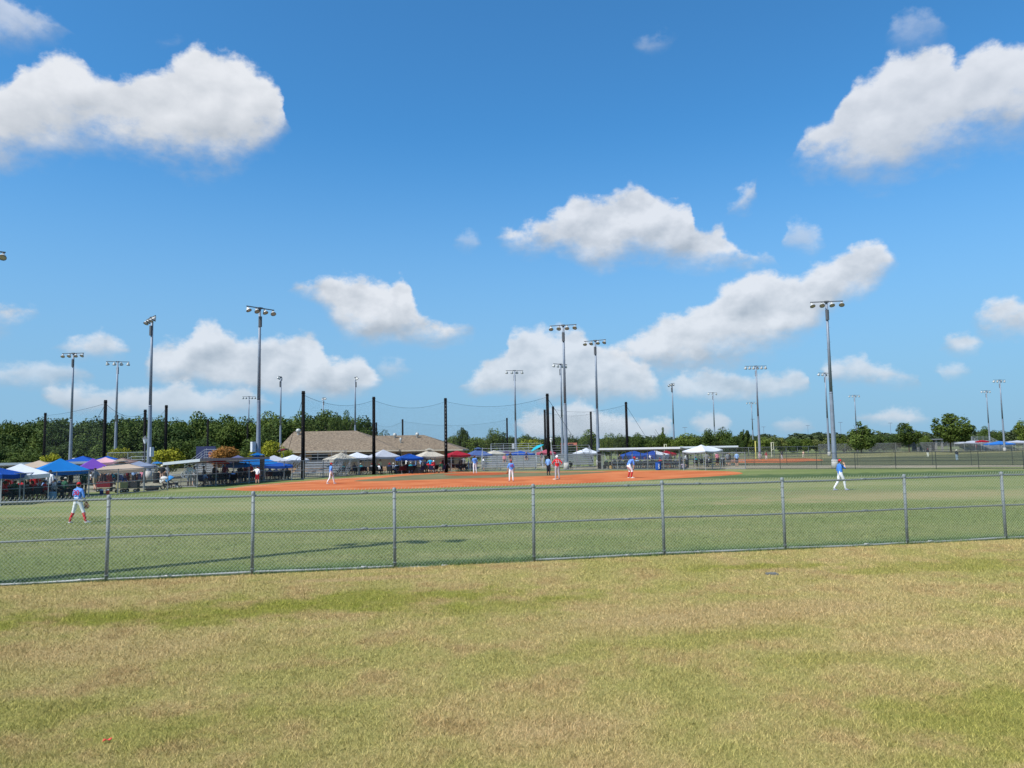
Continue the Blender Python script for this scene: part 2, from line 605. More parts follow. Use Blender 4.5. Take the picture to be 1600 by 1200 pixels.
def pmat(name, col1, col2, scale=0.5, rough=0.9, fine=20, bump=0.3):
    m = bpy.data.materials.new(name)
    m.use_nodes = True
    n = NT(m.node_tree)
    b = n.n['Principled BSDF']
    pos = n.n.new('ShaderNodeNewGeometry').outputs['Position']
    f = n.noise(pos, scale, 5, 0.6)
    f2 = n.noise(n.vm('MULTIPLY', pos, (0.4, 1.5, 1)), fine, 4, 0.7)
    c = n.mix(n.mr(n.m('ADD', n.m('MULTIPLY', f, .7), n.m('MULTIPLY', f2, .3)), 0.38, 0.62), col1, col2)
    n.l.new(c, b.inputs['Base Color'])
    bn = n.n.new('ShaderNodeBump')
    bn.inputs['Strength'].default_value = bump
    bn.inputs['Distance'].default_value = 0.02
    n.l.new(f2, bn.inputs['Height'])
    n.l.new(bn.outputs[0], b.inputs['Normal'])
    b.inputs['Roughness'].default_value = rough
    b.inputs['Specular IOR Level'].default_value = 0.1
    return m


M_clay = pmat('infield_clay', srgb(203, 104, 56, .62), srgb(226, 140, 88, .68), 0.25, fine=3)
M_clay2 = pmat('mound_clay', srgb(185, 90, 50, .6), srgb(200, 105, 60, .62), 0.6, fine=5)
M_path = pmat('path_concrete', (0.20, 0.175, 0.12), (0.30, 0.26, 0.19), 0.15)
M_plaza = pmat('plaza_ground', (0.10, 0.10, 0.05), (0.34, 0.31, 0.23), 0.12)
M_chalk = pmat('chalk', (0.55, 0.42, 0.30), (0.68, 0.58, 0.48), 1.0)


def sheet(name, pts, m, z, sub=None):
    b = MB()
    b.poly([(p[0], p[1], z) for p in pts])
    return struct(b.build(name, m))


# ground
f0, f1 = P(166, 908), P(1572, 843)
fd = (f1 - f0).normalized()
fn = Vector((-fd.y, fd.x, 0))
FA, FB = f0 - fd * 40, f0 + fd * 75
b = MB()
b.poly([(-3000, -300, 0), (3000, -300, 0), (3000, 5000, 0), (-3000, 5000, 0)])
struct(b.build('ground', M_field))
b = MB()
q = [FA - fn * .05, FB - fn * .05]
sheet('lawn', [(-60, -60), (75, -60), q[1][:2], q[0][:2]], M_lawn, 0.004)

# infield
def PP(l):
    return [P(*p)[:2] for p in l]


def arc_pts(pts, k=5):
    """smooth a closed outline (Catmull-Rom)"""
    o = []
    n_ = len(pts)
    for i in range(n_):
        p0, p1, p2, p3 = (Vector(pts[(i + j - 1) % n_]) for j in range(4))
        for s_ in range(k):
            t = s_ / k
            o.append(0.5 * ((2 * p1) + (p2 - p0) * t + (2 * p0 - 5 * p1 + 4 * p2 - p3) * t * t + (3 * p1 - p0 - 3 * p2 + p3) * t ** 3))
    return o


dirt = [(352, 765), (368, 762), (400, 758), (430, 755.5), (460, 753), (520, 748.5), (560, 746), (600, 743.2), (640, 739.5), (655, 737.4), (675, 736.5), (705, 737), (800, 737.2),
        (900, 736.6), (950, 735.8), (1000, 735.3), (1060, 735.2), (1110, 735.6), (1145, 737), (1160, 739.3), (1152, 741.5), (1110, 744.6), (1040, 748.6),
        (960, 753), (880, 756.5), (800, 759), (720, 761), (660, 763), (600, 764.6), (520, 766), (440, 767.2), (390, 767.2)]
sheet('infield_dirt', arc_pts(PP(dirt), 4), M_clay, 0.008)
grs = [(553, 751.4), (600, 746.6), (640, 743), (672, 741), (690, 739.6), (760, 738.6), (860, 738.2), (940, 737.4), (956, 737.6), (930, 739.4), (880, 742.8), (840, 744.2), (780, 746.2), (700, 748.6), (640, 750.4), (585, 752)]
sheet('infield_grass', arc_pts(PP(grs), 3), pmat('infield_turf', (0.115, 0.110, 0.052), (0.185, 0.160, 0.082), 0.3, fine=2), 0.012)
mc = P(745, 741.0)
sheet('pitcher_mound', [(mc.x + 3.6 * math.cos(t), mc.y + 4.6 * math.sin(t)) for t in [i * math.pi / 12 for i in range(24)]], M_clay2, 0.016)


def line(name, a, b_, w, m, z):
    a, b_ = P(*a), P(*b_)
    d = (b_ - a).normalized()
    nn = Vector((-d.y, d.x, 0)) * w / 2
    return sheet(name, [a - nn, b_ - nn, b_ + nn, a + nn], m, z)


line('foul_line', (668, 737.6), (330, 765.6), 0.16, M_chalk, 0.020)
line('foul_line', (330, 765.6), (60, 787.5), 0.14, pmat('worn_chalk', (0.23, 0.21, 0.11), (0.33, 0.29, 0.17), 1.5), 0.020)
line('foul_line', (690, 737.9), (945, 736.9), 0.25, M_chalk, 0.020)
line('foul_line', (945, 736.9), (1600, 735.0), 0.10, pmat('worn_chalk_right', (0.12, 0.15, 0.06), (0.2, 0.2, 0.1), 1.5), 0.020)
for (px, py) in ((869, 749.6),):
    p = P(px, py)
    bb = MB().box((0, 0, .05), (.40, .40, .07))
    o = bb.build('base_bag', mat('base_canvas', (.62, .5, .38)), loc=(p.x, p.y, 0.01), rz=.6)
    tag(o, 'white base bag %s' % ('under the runner at second base' if px > 800 else 'on the dirt beside the third baseman'), 'base')

# paths behind the foul fences and the second field on the right
sheet('path', PP([(880, 734.6), (1000, 733.8), (1170, 732.2), (1620, 729.8), (1900, 728.6), (1900, 726.4), (1620, 727.0), (1170, 727.2), (1000, 728), (880, 729)]), M_path, 0.008)
sheet('plaza', PP([(-200, 785), (30, 776), (250, 764), (420, 750), (560, 742), (700, 735), (880, 731), (880, 722), (700, 721), (400, 727), (100, 736), (-200, 745)]), M_plaza, 0.008)
sheet('verge', PP([(-200, 792), (30, 781), (250, 768.5), (250, 764), (30, 774), (-200, 786)]), M_field, 0.012)
sheet('far_outfield', PP([(1130, 727), (1400, 726.4), (1900, 725.6), (1900, 704), (1600, 701), (1300, 707), (1130, 712)]),
      pmat('far_field_turf', (0.080, 0.090, 0.045), (0.125, 0.125, 0.062), 0.05, fine=0.8), 0.008)
sheet('far_grass_strip', PP([(1130, 719), (1300, 716.6), (1600, 706), (1900, 700), (1900, 694), (1600, 699), (1300, 709), (1130, 713)]),
      pmat('far_dry_turf', (0.16, 0.15, 0.06), (0.26, 0.24, 0.12), 0.05, fine=0.8), 0.012)
sheet('far_infield_dirt', arc_pts(PP([(1150, 723), (1140, 720.5), (1150, 718.2), (1200, 717), (1250, 716.4), (1278, 717.6), (1286, 719.2), (1270, 720.8), (1220, 723)]), 3), M_clay, 0.016)


# ---------------------------------------------------------------- grass blades
def blades(name, n_, ymin, ymax, hgt, wid, m, side, dens_pow=1.0):
    """single-triangle blades scattered over the strip on one side of the fence, denser close by"""
    u = rng.random(n_ * 3)
    yy = ymin * (ymax / ymin) ** (u ** dens_pow)
    xx = (rng.random(n_ * 3) * 2 - 1) * (0.70 * yy + 1.2)
    dd = (xx - f0.x) * fn.x + (yy - f0.y) * fn.y
    ok = (dd < -0.03) if side < 0 else (dd > 0.03)
    xx, yy = xx[ok][:n_], yy[ok][:n_]
    n_ = len(xx)
    cl = 0.5 + 0.5 * np.sin(xx * 3.1 + 2 * np.sin(yy * 2.3)) * np.sin(yy * 3.7 + 1.5 * np.sin(xx * 1.9))
    h = hgt * (0.45 + 0.8 * rng.random(n_)) * (0.75 + 0.5 * cl)
    az = rng.random(n_) * 2 * np.pi
    lean = (0.3 + 1.1 * rng.random(n_)) * h
    w = wid * (0.7 + 0.6 * rng.random(n_)) * (0.6 + yy / 12.0)
    wa = rng.random(n_) * np.pi
    V = np.zeros((n_, 3, 3), np.float32)
    V[:, 0, 0] = xx - np.cos(wa) * w
    V[:, 0, 1] = yy - np.sin(wa) * w
    V[:, 1, 0] = xx + np.cos(wa) * w
    V[:, 1, 1] = yy + np.sin(wa) * w
    V[:, :2, 2] = 0.003
    V[:, 2, 0] = xx + np.cos(az) * lean
    V[:, 2, 1] = yy + np.sin(az) * lean
    V[:, 2, 2] = h
    me = bpy.data.meshes.new(name)
    me.vertices.add(n_ * 3)
    me.loops.add(n_ * 3)
    me.polygons.add(n_)
    me.vertices.foreach_set('co', V.ravel())
    me.loops.foreach_set('vertex_index', np.arange(n_ * 3, dtype=np.int32))
    me.polygons.foreach_set('loop_start', np.arange(0, n_ * 3, 3, dtype=np.int32))
    a = me.attributes.new('tint', 'FLOAT', 'FACE')
    a.data.foreach_set('value', rng.random(n_).astype(np.float32) ** 1.3)
    me.materials.append(m)
    me.update()
    o = link(name, me)
    o['kind'] = 'stuff'
    o['label'] = 'short dry grass in front of the fence' if side < 0 else 'mown green grass behind the fence'
    o['category'] = 'grass'
    return o


blades('dry_grass', 820000, 4.4, 24, 0.040, 0.0018, ground_mat('dry_blades', LAWN, tint=True), -1, 0.85)
blades('mown_grass', 230000, 15, 34, 0.036, 0.0026, ground_mat('green_blades', FIELD, tint=True), 1)

# taller tufts where the mower does not reach, along the foot of the fence
def tufts(n_):
    r = np.random.default_rng(9)
    s_ = r.uniform(-14, 30, n_)
    keep = (np.sin(s_ * 1.7) + np.sin(s_ * 4.3 + 1) + r.normal(size=n_) * .8) > -.3
    s_ = s_[keep]
    n_ = len(s_)
    o_ = r.normal(size=n_) * .07
    x = f0.x + fd.x * s_ + fn.x * o_
    y = f0.y + fd.y * s_ + fn.y * o_
    h = .05 + .11 * r.random(n_) ** 1.5
    a = r.random(n_) * 6.28
    w = .0035
    V = np.zeros((n_, 3, 3), np.float32)
    V[:, 0, 0] = x - np.cos(a) * w; V[:, 0, 1] = y - np.sin(a) * w
    V[:, 1, 0] = x + np.cos(a) * w; V[:, 1, 1] = y + np.sin(a) * w
    b_ = r.random(n_) * 6.28
    V[:, 2, 0] = x + np.cos(b_) * h * .5; V[:, 2, 1] = y + np.sin(b_) * h * .5; V[:, 2, 2] = h
    me = bpy.data.meshes.new('grass_tufts')
    me.vertices.add(n_ * 3); me.loops.add(n_ * 3); me.polygons.add(n_)
    me.vertices.foreach_set('co', V.ravel())
    me.loops.foreach_set('vertex_index', np.arange(n_ * 3, dtype=np.int32))
    me.polygons.foreach_set('loop_start', np.arange(0, n_ * 3, 3, dtype=np.int32))
    me.attributes.new('tint', 'FLOAT', 'FACE').data.foreach_set('value', r.random(n_).astype(np.float32))
    me.materials.append(bpy.data.materials['green_blades'])
    me.update()
    o = link('grass_tufts', me)
    o['kind'] = 'stuff'; o['label'] = 'longer grass at the foot of the chain link fence'; o['category'] = 'grass'


tufts(26000)

# ---------------------------------------------------------------- the chain link fence in front
M_galv = mat('galvanised_steel', (0.205, 0.23, 0.235), rough=0.65, metal=0.2, var=0.10, scale=9)
M_wire = mat('fence_wire', (0.50, 0.51, 0.43), rough=0.55, metal=0.2, var=0.05)
M_galv2 = mat('bright_steel', (0.40, 0.41, 0.39), rough=0.5, metal=0.2, var=0.08, scale=9)
FH = 1.72


def fence_s(px):
    """distance along the fence line at which it is seen in this column"""
    y = 908 + (px - 166) * (843 - 908) / (1572 - 166)
    return (P(px, y) - f0).dot(fd)


posts_px = [166, 394, 617, 834.5, 1038, 1227, 1418, 1572]
ps = [fence_s(p) for p in posts_px]
step = (ps[-1] - ps[0]) / 7
ps = [ps[0] - step * k for k in (3, 2, 1)] + ps + [ps[-1] + step * k for k in (1, 2, 3)]
fence = thing('chain_link_fence', 'long grey chain link outfield fence on round posts crossing the foreground lawn', 'fence', (f0.x, f0.y, 0), math.atan2(fd.y, fd.x))
for i, s_ in enumerate(ps):
    b = MB()
    lean = 0.01 * math.sin(i * 2.3)
    b.bar((s_, 0, -.05), (s_ + lean, 0, FH + .02), .037, n=12)
    b.lathe([(.047, -.03), (.047, .015), (.034, .045), (.001, .055)], Matrix.Translation((s_ + lean, 0, FH + .02)), 12)
    for z in (0.12, 0.45, 0.72, 1.02, 1.30, 1.55):
        b.bar((s_ + lean * z / FH, 0, z - .009), (s_ + lean * z / FH, 0, z + .009), .042, n=12)
    b.build('post', M_galv, fence, True)
b0, b1 = ps[0], ps[-1]
rails = ((FH - .03, 'top_rail', .024), (FH * .52, 'middle_rail', .021), (.045, 'bottom_rail', .024))
for z, nm, r_ in rails:
    for i in range(len(ps) - 1):
        if nm == 'bottom_rail' and i in (5,):
            zz0 = -.005
        else:
            zz0 = z
        b = MB()
        sag = 0.012 if nm == 'bottom_rail' else 0.006
        pts = [(ps[i] + (ps[i + 1] - ps[i]) * t, 0.0 if nm != 'middle_rail' else -.0, zz0 + .01 * math.sin(i * 1.9 + t * 3 + z) - sag * 4 * t * (1 - t)) for t in (0, .25, .5, .75, 1)]
        b.path(pts, r_, 10)
        # sleeve where two lengths of pipe join, and wire ties
        k = ps[i] + (ps[i + 1] - ps[i]) * ((i * .37) % .8 + .1)
        b.bar((k - .07, 0, zz0), (k + .07, 0, zz0), r_ + .005, n=10)
        for t in range(1, 7):
            q = ps[i] + (ps[i + 1] - ps[i]) * (t / 7 + .02 * math.sin(i + t * 2))
            b.lathe([(r_ + .006, -.004), (r_ + .006, .004)], Matrix.Translation((q, 0, zz0)) @ Matrix.Rotation(math.pi / 2, 4, 'Y'), 8)
        b.build(nm, M_galv2 if nm == 'bottom_rail' else M_galv, fence, True)
# woven wires: two sets of slanting wires, 5 cm mesh, standing just proud of the rails, twisted spikes on top
b = MB()
pit = 0.080
nw = int((b1 - b0) / pit)
wv, wf = [], []


def wire(p, q, r_):
    b.bar(p, q, r_, n=3, cap=False)


Hm = FH + 0.030
sl = Hm - 0.03
for k in range(-int(sl / pit) - 1, nw):
    s0 = b0 + k * pit
    for dirn in (1, -1):
        x0, x1 = (s0, s0 + sl) if dirn > 0 else (s0 + sl, s0)
        z0, z1 = .03, Hm
        lo, hi = b0, b1
        xa, xb, za, zb = x0, x1, z0, z1
        if dirn > 0:
            if xa < lo:
                za += lo - xa; xa = lo
            if xb > hi:
                zb -= xb - hi; xb = hi
        else:
            if xa > hi:
                za += xa - hi; xa = hi
            if xb < lo:
                zb -= lo - xb; xb = lo
        if zb - za < .03:
            continue
        yy = -.030 - .0035 * dirn
        wire((xa, yy, za), (xb, yy, zb), .0023)
for k in range(nw):
    s0 = b0 + (k + .5) * pit + .018
    wire((s0 - .012, -.032, Hm - .012), (s0 + .008, -.032, Hm + .045), 0.0036)
wm = b.build('wire_mesh', M_wire, fence)
wm['kind'] = 'stuff'

# red scrap and the grey cover in the lawn
p = P(166, 1162)
b = MB()
b.add([(-.035, -.01, .02), (0, -.02, .045), (.03, 0, .03), (.045, .02, .05), (0, .02, .03), (-.03, .015, .04)], [(0, 1, 4, 5), (1, 2, 3, 4)])
b.add([(-.035, -.01, .018), (0, -.02, .04), (.03, 0, .027), (.045, .02, .045), (0, .02, .026), (-.03, .015, .036)], [(5, 4, 1, 0), (4, 3, 2, 1)])
o = b.build('plastic_scrap', mat('red_plastic', (.70, .05, .04), rough=.5), loc=(p.x, p.y, .0))
tag(o, 'small crumpled red scrap lying in the dry grass near the camera', 'litter')
p = P(1206, 898)
o = MB().box((0, 0, .015), (.22, .16, .03)).box((0, 0, .033), (.18, .12, .012)).build('valve_cover', mat('grey_plastic', (.12, .13, .13)), loc=p)
tag(o, 'small flat grey irrigation valve cover in the lawn before the fence', 'cover')
# ---------------------------------------------------------------- light poles
M_pole = mat('pole_steel', (0.20, 0.235, 0.29), rough=0.55, metal=0.2, var=0.14, scale=1.2)
M_conc = mat('pole_concrete', (0.42, 0.41, 0.39), rough=0.9, var=0.12, scale=3)
M_arm = mat('arm_steel', (0.10, 0.105, 0.115), rough=0.6, metal=0.3)
M_lamp = mat('lamp_housing', (0.50, 0.50, 0.48), rough=0.5, metal=0.2)
M_lens = mat('lamp_glass', (0.36, 0.33, 0.27), rough=0.15, spec=0.8)
M_box = mat('box_paint', (0.52, 0.54, 0.56), rough=0.5)


def lamp_mesh(tilt, pan):
    b = MB()
    M = Matrix.Translation((0, 0, -.32)) @ Matrix.Scale(.8, 4) @ Matrix.Rotation(pan, 4, 'Z') @ Matrix.Rotation(R(-90 - 0) + tilt, 4, 'X')
    # axis +z of the lathe becomes the aiming direction (+y, dipped)
    b.lathe([(.001, -.36), (.10, -.35), (.12, -.22), (.17, -.16), (.27, .0), (.335, .16), (.345, .20)], M, 12)
    b.cur = 1
    b.lathe([(.345, .20), (.30, .19), (.001, .21)], M, 12)
    b.cur = 2
    b.lathe([(.36, .17), (.36, .26), (.345, .26), (.345, .2)], M, 12)
    b.bar((0, 0, -.02), (0, 0, -.30), .025)
    b.box((0, 0, -.30), (.10, .34, .06))
    return b


def light_pole(px, py, D, yaw, n=4, label='', width=3.4, box=None, H=None, group='light poles around the fields'):
    top = A(px, py, D)
    h = top.z
    t = thing('light_pole', label, 'light pole', (top.x, top.y, 0), R(yaw), group)
    b = MB()
    k = .255
    b.bar((0, 0, .9), (0, 0, h * .45), k, k * .72, 14, cap=False)
    b.bar((0, 0, h * .45), (0, 0, h - .1), k * .68, k * .48, 14)
    b.bar((0, 0, h * .45 - .12), (0, 0, h * .45 + .02), k * .74, k * .74, 14)
    for i in range(int(h * 1.1)):
        z = 3.2 + i * .8
        if z < h - 1:
            b.bar((k * .5 * (-1) ** i, 0, z), ((k + .03) * (-1) ** i, 0, z), .012, n=4)
    b.build('pole', M_pole, t, True)
    MB().bar((0, 0, -.1), (0, 0, .95), k + .1, k + .07, 16).build('concrete_base', M_conc, t, True)
    b = MB()
    zz = h - .12
    b.box((0, .12, zz), (width, .09, .09))
    b.box((0, .06, zz), (.45, .35, .16))
    b.bar((0, .1, zz - .9), (0, .1, zz - 2.0), k * .42 + .08, n=8)
    b.build('crossarm', M_arm, t)
    for i in range(n):
        x = (i / (n - 1) - .5) * (width - .35)
        if D < 130:
            lb = lamp_mesh(R(-56 - 7 * (i % 2)), R((-18, 10, -6, 20, 4, -12)[i % 6]))
        else:
            lb = lamp_mesh(R(-52), 0)
        o = lb.build('floodlight', [M_lamp, M_lens, M_arm], t, True)
        o.location = (x, .2, zz)
    if box:
        y_, sx = box
        z = A(px, y_, D).z
        MB().box((sx * .55, -.12, z), (.42, .34, 1.05)).box((sx * .33, 0, z + .3), (.25, .05, .05)).box((sx * .33, 0, z - .3), (.25, .05, .05)).build('control_box', M_box, t)
    return t


def D_(px, py):
    y0 = 702.5 - 0.0172 * (px - 800)
    return 18480.0 / (y0 - py)


def yaw_in(px, D, tx=470, tD=60):
    a = A(px, 700, D)
    b = A(tx, 700, tD)
    return math.degrees(math.atan2(b.y - a.y, b.x - a.x)) - 90


LP = [
    (1291, 470, 172, 4, 'tallest grey light pole, right of centre behind the walking outfielder', None),
    (880, 507, 165, 4, 'thick grey light pole by the bleachers, taller of the central pair', None),
    (930, 531, 150, 4, 'grey light pole at the left end of the right dugout', None),
    (406, 480, 233, 4, 'tall grey light pole rising beside the blue canopy at the left dugout', (698, 1)),
    (238, 495, 130, 4, 'tall light pole with a white concrete foot right of the tan canopy', (706, -1)),
    (115, 551, 175, 4, 'grey light pole behind the blue canopy at far left', (721, -1)),
    (184, 564, 20, 4, 'grey light pole behind the small yellow-green tree at left', None),
    (804, 578, 10, 4, 'slim light pole behind the home plate bleachers', (697, -1)),
    (876, 568, 40, 4, 'slim distant light pole just left of the thick central one', None),
    (555, 589, 290, 4, 'light pole behind the brown building roof, right one', None),
    (439, 588, 95, 4, 'light pole with one-sided lamps behind the left end of the brown roof', None),
    (389, 619, 10, 5, 'short distant light pole against the dark wood', None),
    (505, 621, 300, 4, 'far thin light pole over the middle of the brown roof', None),
    (1050, 599, 100, 3, 'leaning slim light pole with lamps turned left behind right dugout', None),
    (1114, 613, 30, 3, 'distant thin light pole above the white canopy', None),
    (1181, 571, 0, 6, 'light pole with a row of six lamps by the second field', None),
    (1174, 628, 0, 4, 'far small light pole just left of the six-lamp pole', None),
    (1289, 582, 20, 4, 'distant light pole just left of the tallest right-hand pole', None),
    (1335, 617, 0, 4, 'distant light pole above the conical green tree', None),
    (1541, 610, 15, 4, 'far light pole right of the big round tree, shorter of two', None),
    (1562, 593, 10, 4, 'far light pole close to the right edge, taller of two', None),
    (-33, 388, 215, 4, 'light pole cut off by the left edge, only a lamp showing', None),
]
for (px, py, yaw, n_, lab, bx) in LP:
    D = D_(px, py)
    if px < -20:
        D = 57
    light_pole(px, py, D, yaw, n_, lab, 3.4 if n_ < 6 else 4.2, bx)
# the pole whose long shadow lies on the outfield stands just outside the picture
sh = 16.0
tipP = P(648, 845)
Ls = sh / math.tan(R(SUN_EL))
o = light_pole(300, 300, 50, 188, 4, 'light pole in front of the fence whose long shadow crosses the outfield', 3.4, None)
k_ = sh / A(300, 300, 50).z
for ch in o.children:
    if ch.name.startswith(('crossarm', 'floodlight')):
        ch.location.z -= A(300, 300, 50).z - sh
    elif ch.name.startswith('pole'):
        ch.scale.z = k_
for ch in o.children:
    if ch.name.startswith('pole'):
        ch.scale.x = ch.scale.y = 1.35
o.location = (tipP.x - Ls * math.sin(R(SUN_AZ - 180)), tipP.y - Ls * math.cos(R(SUN_AZ - 180)), 0)
# small far lamps on the horizon
for (px, py, D, w_) in ((1193, 667, 520, 'just right of the six-lamp pole'), (1262, 665, 520, 'midway between six-lamp pole and tallest right pole'), (1313, 660, 480, 'just right of the tallest right pole'),
                        (1391, 661, 480, 'right of the conical tree'), (1176, 655, 500, 'just left of the six-lamp pole'), (1070, 668, 420, 'left of the white canopy above light green trees')):
    tp = A(px, py, D)
    b = MB().bar((0, 0, 0), (0, 0, tp.z), .14, .09, 6).box((0, 0, tp.z), (2.6, .3, .25))
    tag(b.build('utility_pole', M_pole, loc=(tp.x, tp.y, 0)), 'tiny distant lamp pole on the horizon ' + w_, 'pole', 'tiny lamp poles on the horizon')

# lamp post with lantern
for (px, py, D, lab) in ((227, 682, 78, 'black post lamp with a glass lantern beside the tall pole at left'), (861, 684, 118, 'white lantern on a thin post behind the central bleachers')):
    tp = A(px, py, D)
    t = thing('post_lamp', lab, 'street lamp', (tp.x, tp.y, 0))
    MB().bar((0, 0, 0), (0, 0, tp.z - .7), .09, .06, 8).bar((0, 0, 0), (0, 0, .5), .2, .14, 8).build('post', M_arm if px < 500 else M_galv2, t)
    MB().lathe([(.10, tp.z - .72), (.24, tp.z - .25), (.26, tp.z - .22)], None, 8).build('lantern', mat('lantern_glass', (.75, .75, .72), rough=.3), t)
    MB().lathe([(.30, tp.z - .22), (.12, tp.z - .05), (.03, tp.z + .05), (.001, tp.z + .15)], None, 8).build('cap', M_arm if px < 500 else M_galv2, t)

# ---------------------------------------------------------------- black net poles and nets
M_black = mat('tarred_pole', (0.008, 0.008, 0.009), rough=0.85, var=0.3, scale=4, spec=.1)


def fmat(name, col, cover, cell, rough=0.5):
    """see-through mesh: thin diagonal strands, the rest open"""
    m = bpy.data.materials.new(name)
    m.use_nodes = True
    n = NT(m.node_tree)
    b = n.n['Principled BSDF']
    b.inputs['Base Color'].default_value = (*col, 1)
    b.inputs['Roughness'].default_value = rough
    pos = n.n.new('ShaderNodeNewGeometry').outputs['Position']
    x, y, z = n.sep(pos)[:3]
    s_ = n.m('ADD', n.m('MULTIPLY', x, 0.8), n.m('MULTIPLY', y, 0.6))
    a1 = n.m('LESS_THAN', n.m('FRACT', n.m('DIVIDE', n.m('ADD', s_, z), cell)), cover / 2)
    a2 = n.m('LESS_THAN', n.m('FRACT', n.m('DIVIDE', n.m('SUBTRACT', s_, z), cell)), cover / 2)
    n.l.new(n.m('MAXIMUM', a1, a2), b.inputs['Alpha'])
    return m


M_net = fmat('net_twine', (0.06, 0.07, 0.075), 0.07, 0.05)
NP = {}


def net_pole(px, py, label, D=None, base=None, name='net_pole', r=.2):
    y0 = 702.5 - 0.0172 * (px - 800)
    D = D or 7680.0 / (y0 - py)
    tp = A(px, py, D)
    b = MB()
    b.bar((0, 0, -.1), (0, 0, tp.z), r, r * .86, 10)
    b.bar((0, 0, tp.z - .25), (0, 0, tp.z - .2), r + .02, n=10)
    t = thing(name, label, 'pole', (tp.x, tp.y, 0), 0, 'black net poles')
    b.build('pole', M_black, t, True)
    b = MB()
    for k in range(8):
        z = 1.0 + k * (tp.z - 1.4) / 7
        b.bar((0, -r * .7, z), (0, -r - .07, z), .02, n=4)
    b.build('eye_bolts', M_galv, t)
    NP[px] = tp
    return t


for a in ((474, 611, 'thick black net pole in front of the aluminium bleacher at left'), (584, 620, 'black net pole in front of the brown building, left of home plate'),
          (696, 622, 'black net pole at the right end of the brown building', 92), (855, 615, 'tallest black net pole by the central bleachers'),
          (978, 628, 'black net pole rising behind the right dugout'), (923, 643, 'black net pole between the two grey central light poles'),
          (864, 635, 'black net pole just right of the tallest one'), (851, 640, 'thin black net pole just left of the tallest one'),
          (792, 653, 'thin black net pole behind the home plate bleachers'), (629, 655, 'thin black net pole above the brown roof'),
          (588, 660, 'black net pole half hidden behind the one left of home plate'), (71, 645, 'black net pole at far left in front of the wood'),
          (165, 625, 'tall black net pole behind the purple canopy'), (227, 640, 'black net pole touching the tall light pole at left', 96),
          (260, 633, 'black net pole above the yellow-green tree'), (325, 655, 'thin black net pole by the orange tree'),
          (387, 662, 'thin black net pole left of the tall light pole'), (183, 648, 'thin black net pole just right of the grey pole at left', 130)):
    net_pole(a[0], a[1], a[2], a[3] if len(a) > 3 else None)
# white lettered strip on one pole
b = MB()
tp = NP[696]
for k in range(13):
    b.box((0, -.215, tp.z - .9 - k * .42), (.09, .012, .2 if k % 3 else .12))
b.build('marking_strip', mat('faded_white', (.16, .16, .16)), bpy.data.objects['net_pole.002'])


def net(keys, sagz, low, label, dz=0.4):
    pts = [Vector((NP[k].x, NP[k].y, NP[k].z - dz)) if not isinstance(k, tuple) else Vector(k) for k in keys]
    t = thing('safety_net', label, 'net')
    for a, c in zip(pts[:-1], pts[1:]):
        n_ = 12
        top = []
        for i in range(n_ + 1):
            u = i / n_
            q = a.lerp(c, u)
            q.z -= sagz * 4 * u * (1 - u)
            top.append(q)
        MB().path(top, .016, 4).build('top_cable', M_black, t)
        b = MB()
        bot = [Vector((q.x, q.y, low)) for q in top]
        b.add(top + bot, [(i, i + 1, n_ + 2 + i, n_ + 1 + i) for i in range(n_)])
        b.build('netting', M_net, t)
    return t


net((474, 584, 696, 855), .85, 1.8, 'wide sagging backstop net hung between the four near black poles')
net((588, 629), 0.8, 2.0, 'sagging net piece above the brown roof')
net((629, 792), 1.0, 2.0, 'distant sagging net over the right half of the brown roof')
net((864, 978), 0.7, 2.0, 'net hung from the pole behind the right dugout')
net((851, 923), 0.5, 2.0, 'net panel between two black poles behind the central light poles')
net((71, 165), 0.2, 2.0, 'net in front of the wood at far left')
net((165, 227, 260), 0.9, 2.0, 'sagging net between the black poles at left above the tan canopy')
# guy wires
for (k, q, lab) in ((474, (448, 712, 82), 'thin guy wire slanting left from the thick black net pole'), (855, (915, 712, 100), 'thin guy wire slanting right from the tallest black pole'),
                    (978, (1020, 700, 108), 'guy wire slanting right behind the right dugout'), (165, (118, 712, 84), 'guy wire slanting left behind the purple canopy')):
    e = A(*q)
    tag(MB().path([NP[k] - Vector((0, 0, .5)), e], .02, 4).build('guy_wire', M_black), lab, 'wire')

# ---------------------------------------------------------------- building
M_brick = mat('tan_masonry', (0.40, 0.255, 0.155), rough=0.9, var=0.08, scale=2)
M_trim = mat('eave_trim', (0.42, 0.36, 0.28), rough=0.7)
M_dark = mat('dark_opening', (0.02, 0.022, 0.025), rough=0.3)


def roof_mat():
    m = bpy.data.materials.new('shingles')
    m.use_nodes = True
    n = NT(m.node_tree)
    b = n.n['Principled BSDF']
    pos = n.n.new('ShaderNodeNewGeometry').outputs['Position']
    f = n.noise(n.vm('MULTIPLY', pos, (3.0, 1, 9.0)), 1.3, 3, 0.7)
    g = n.noise(pos, 0.5, 4, 0.6)
    c = n.mix(n.mr(f, 0.35, 0.65), (0.12, 0.085, 0.055), (0.33, 0.255, 0.175))
    c = n.mix(n.mr(g, 0.4, 0.7, 0, .4), c, (0.20, 0.155, 0.11))
    n.l.new(c, b.inputs['Base Color'])
    b.inputs['Roughness'].default_value = 0.95
    bn = n.n.new('ShaderNodeBump')
    bn.inputs['Strength'].default_value = .5
    n.l.new(f, bn.inputs['Height'])
    n.l.new(bn.outputs[0], b.inputs['Normal'])
    return m


M_shing = roof_mat()
bl = thing('building', 'low tan concession building with a long brown hipped shingle roof behind home plate', 'building')


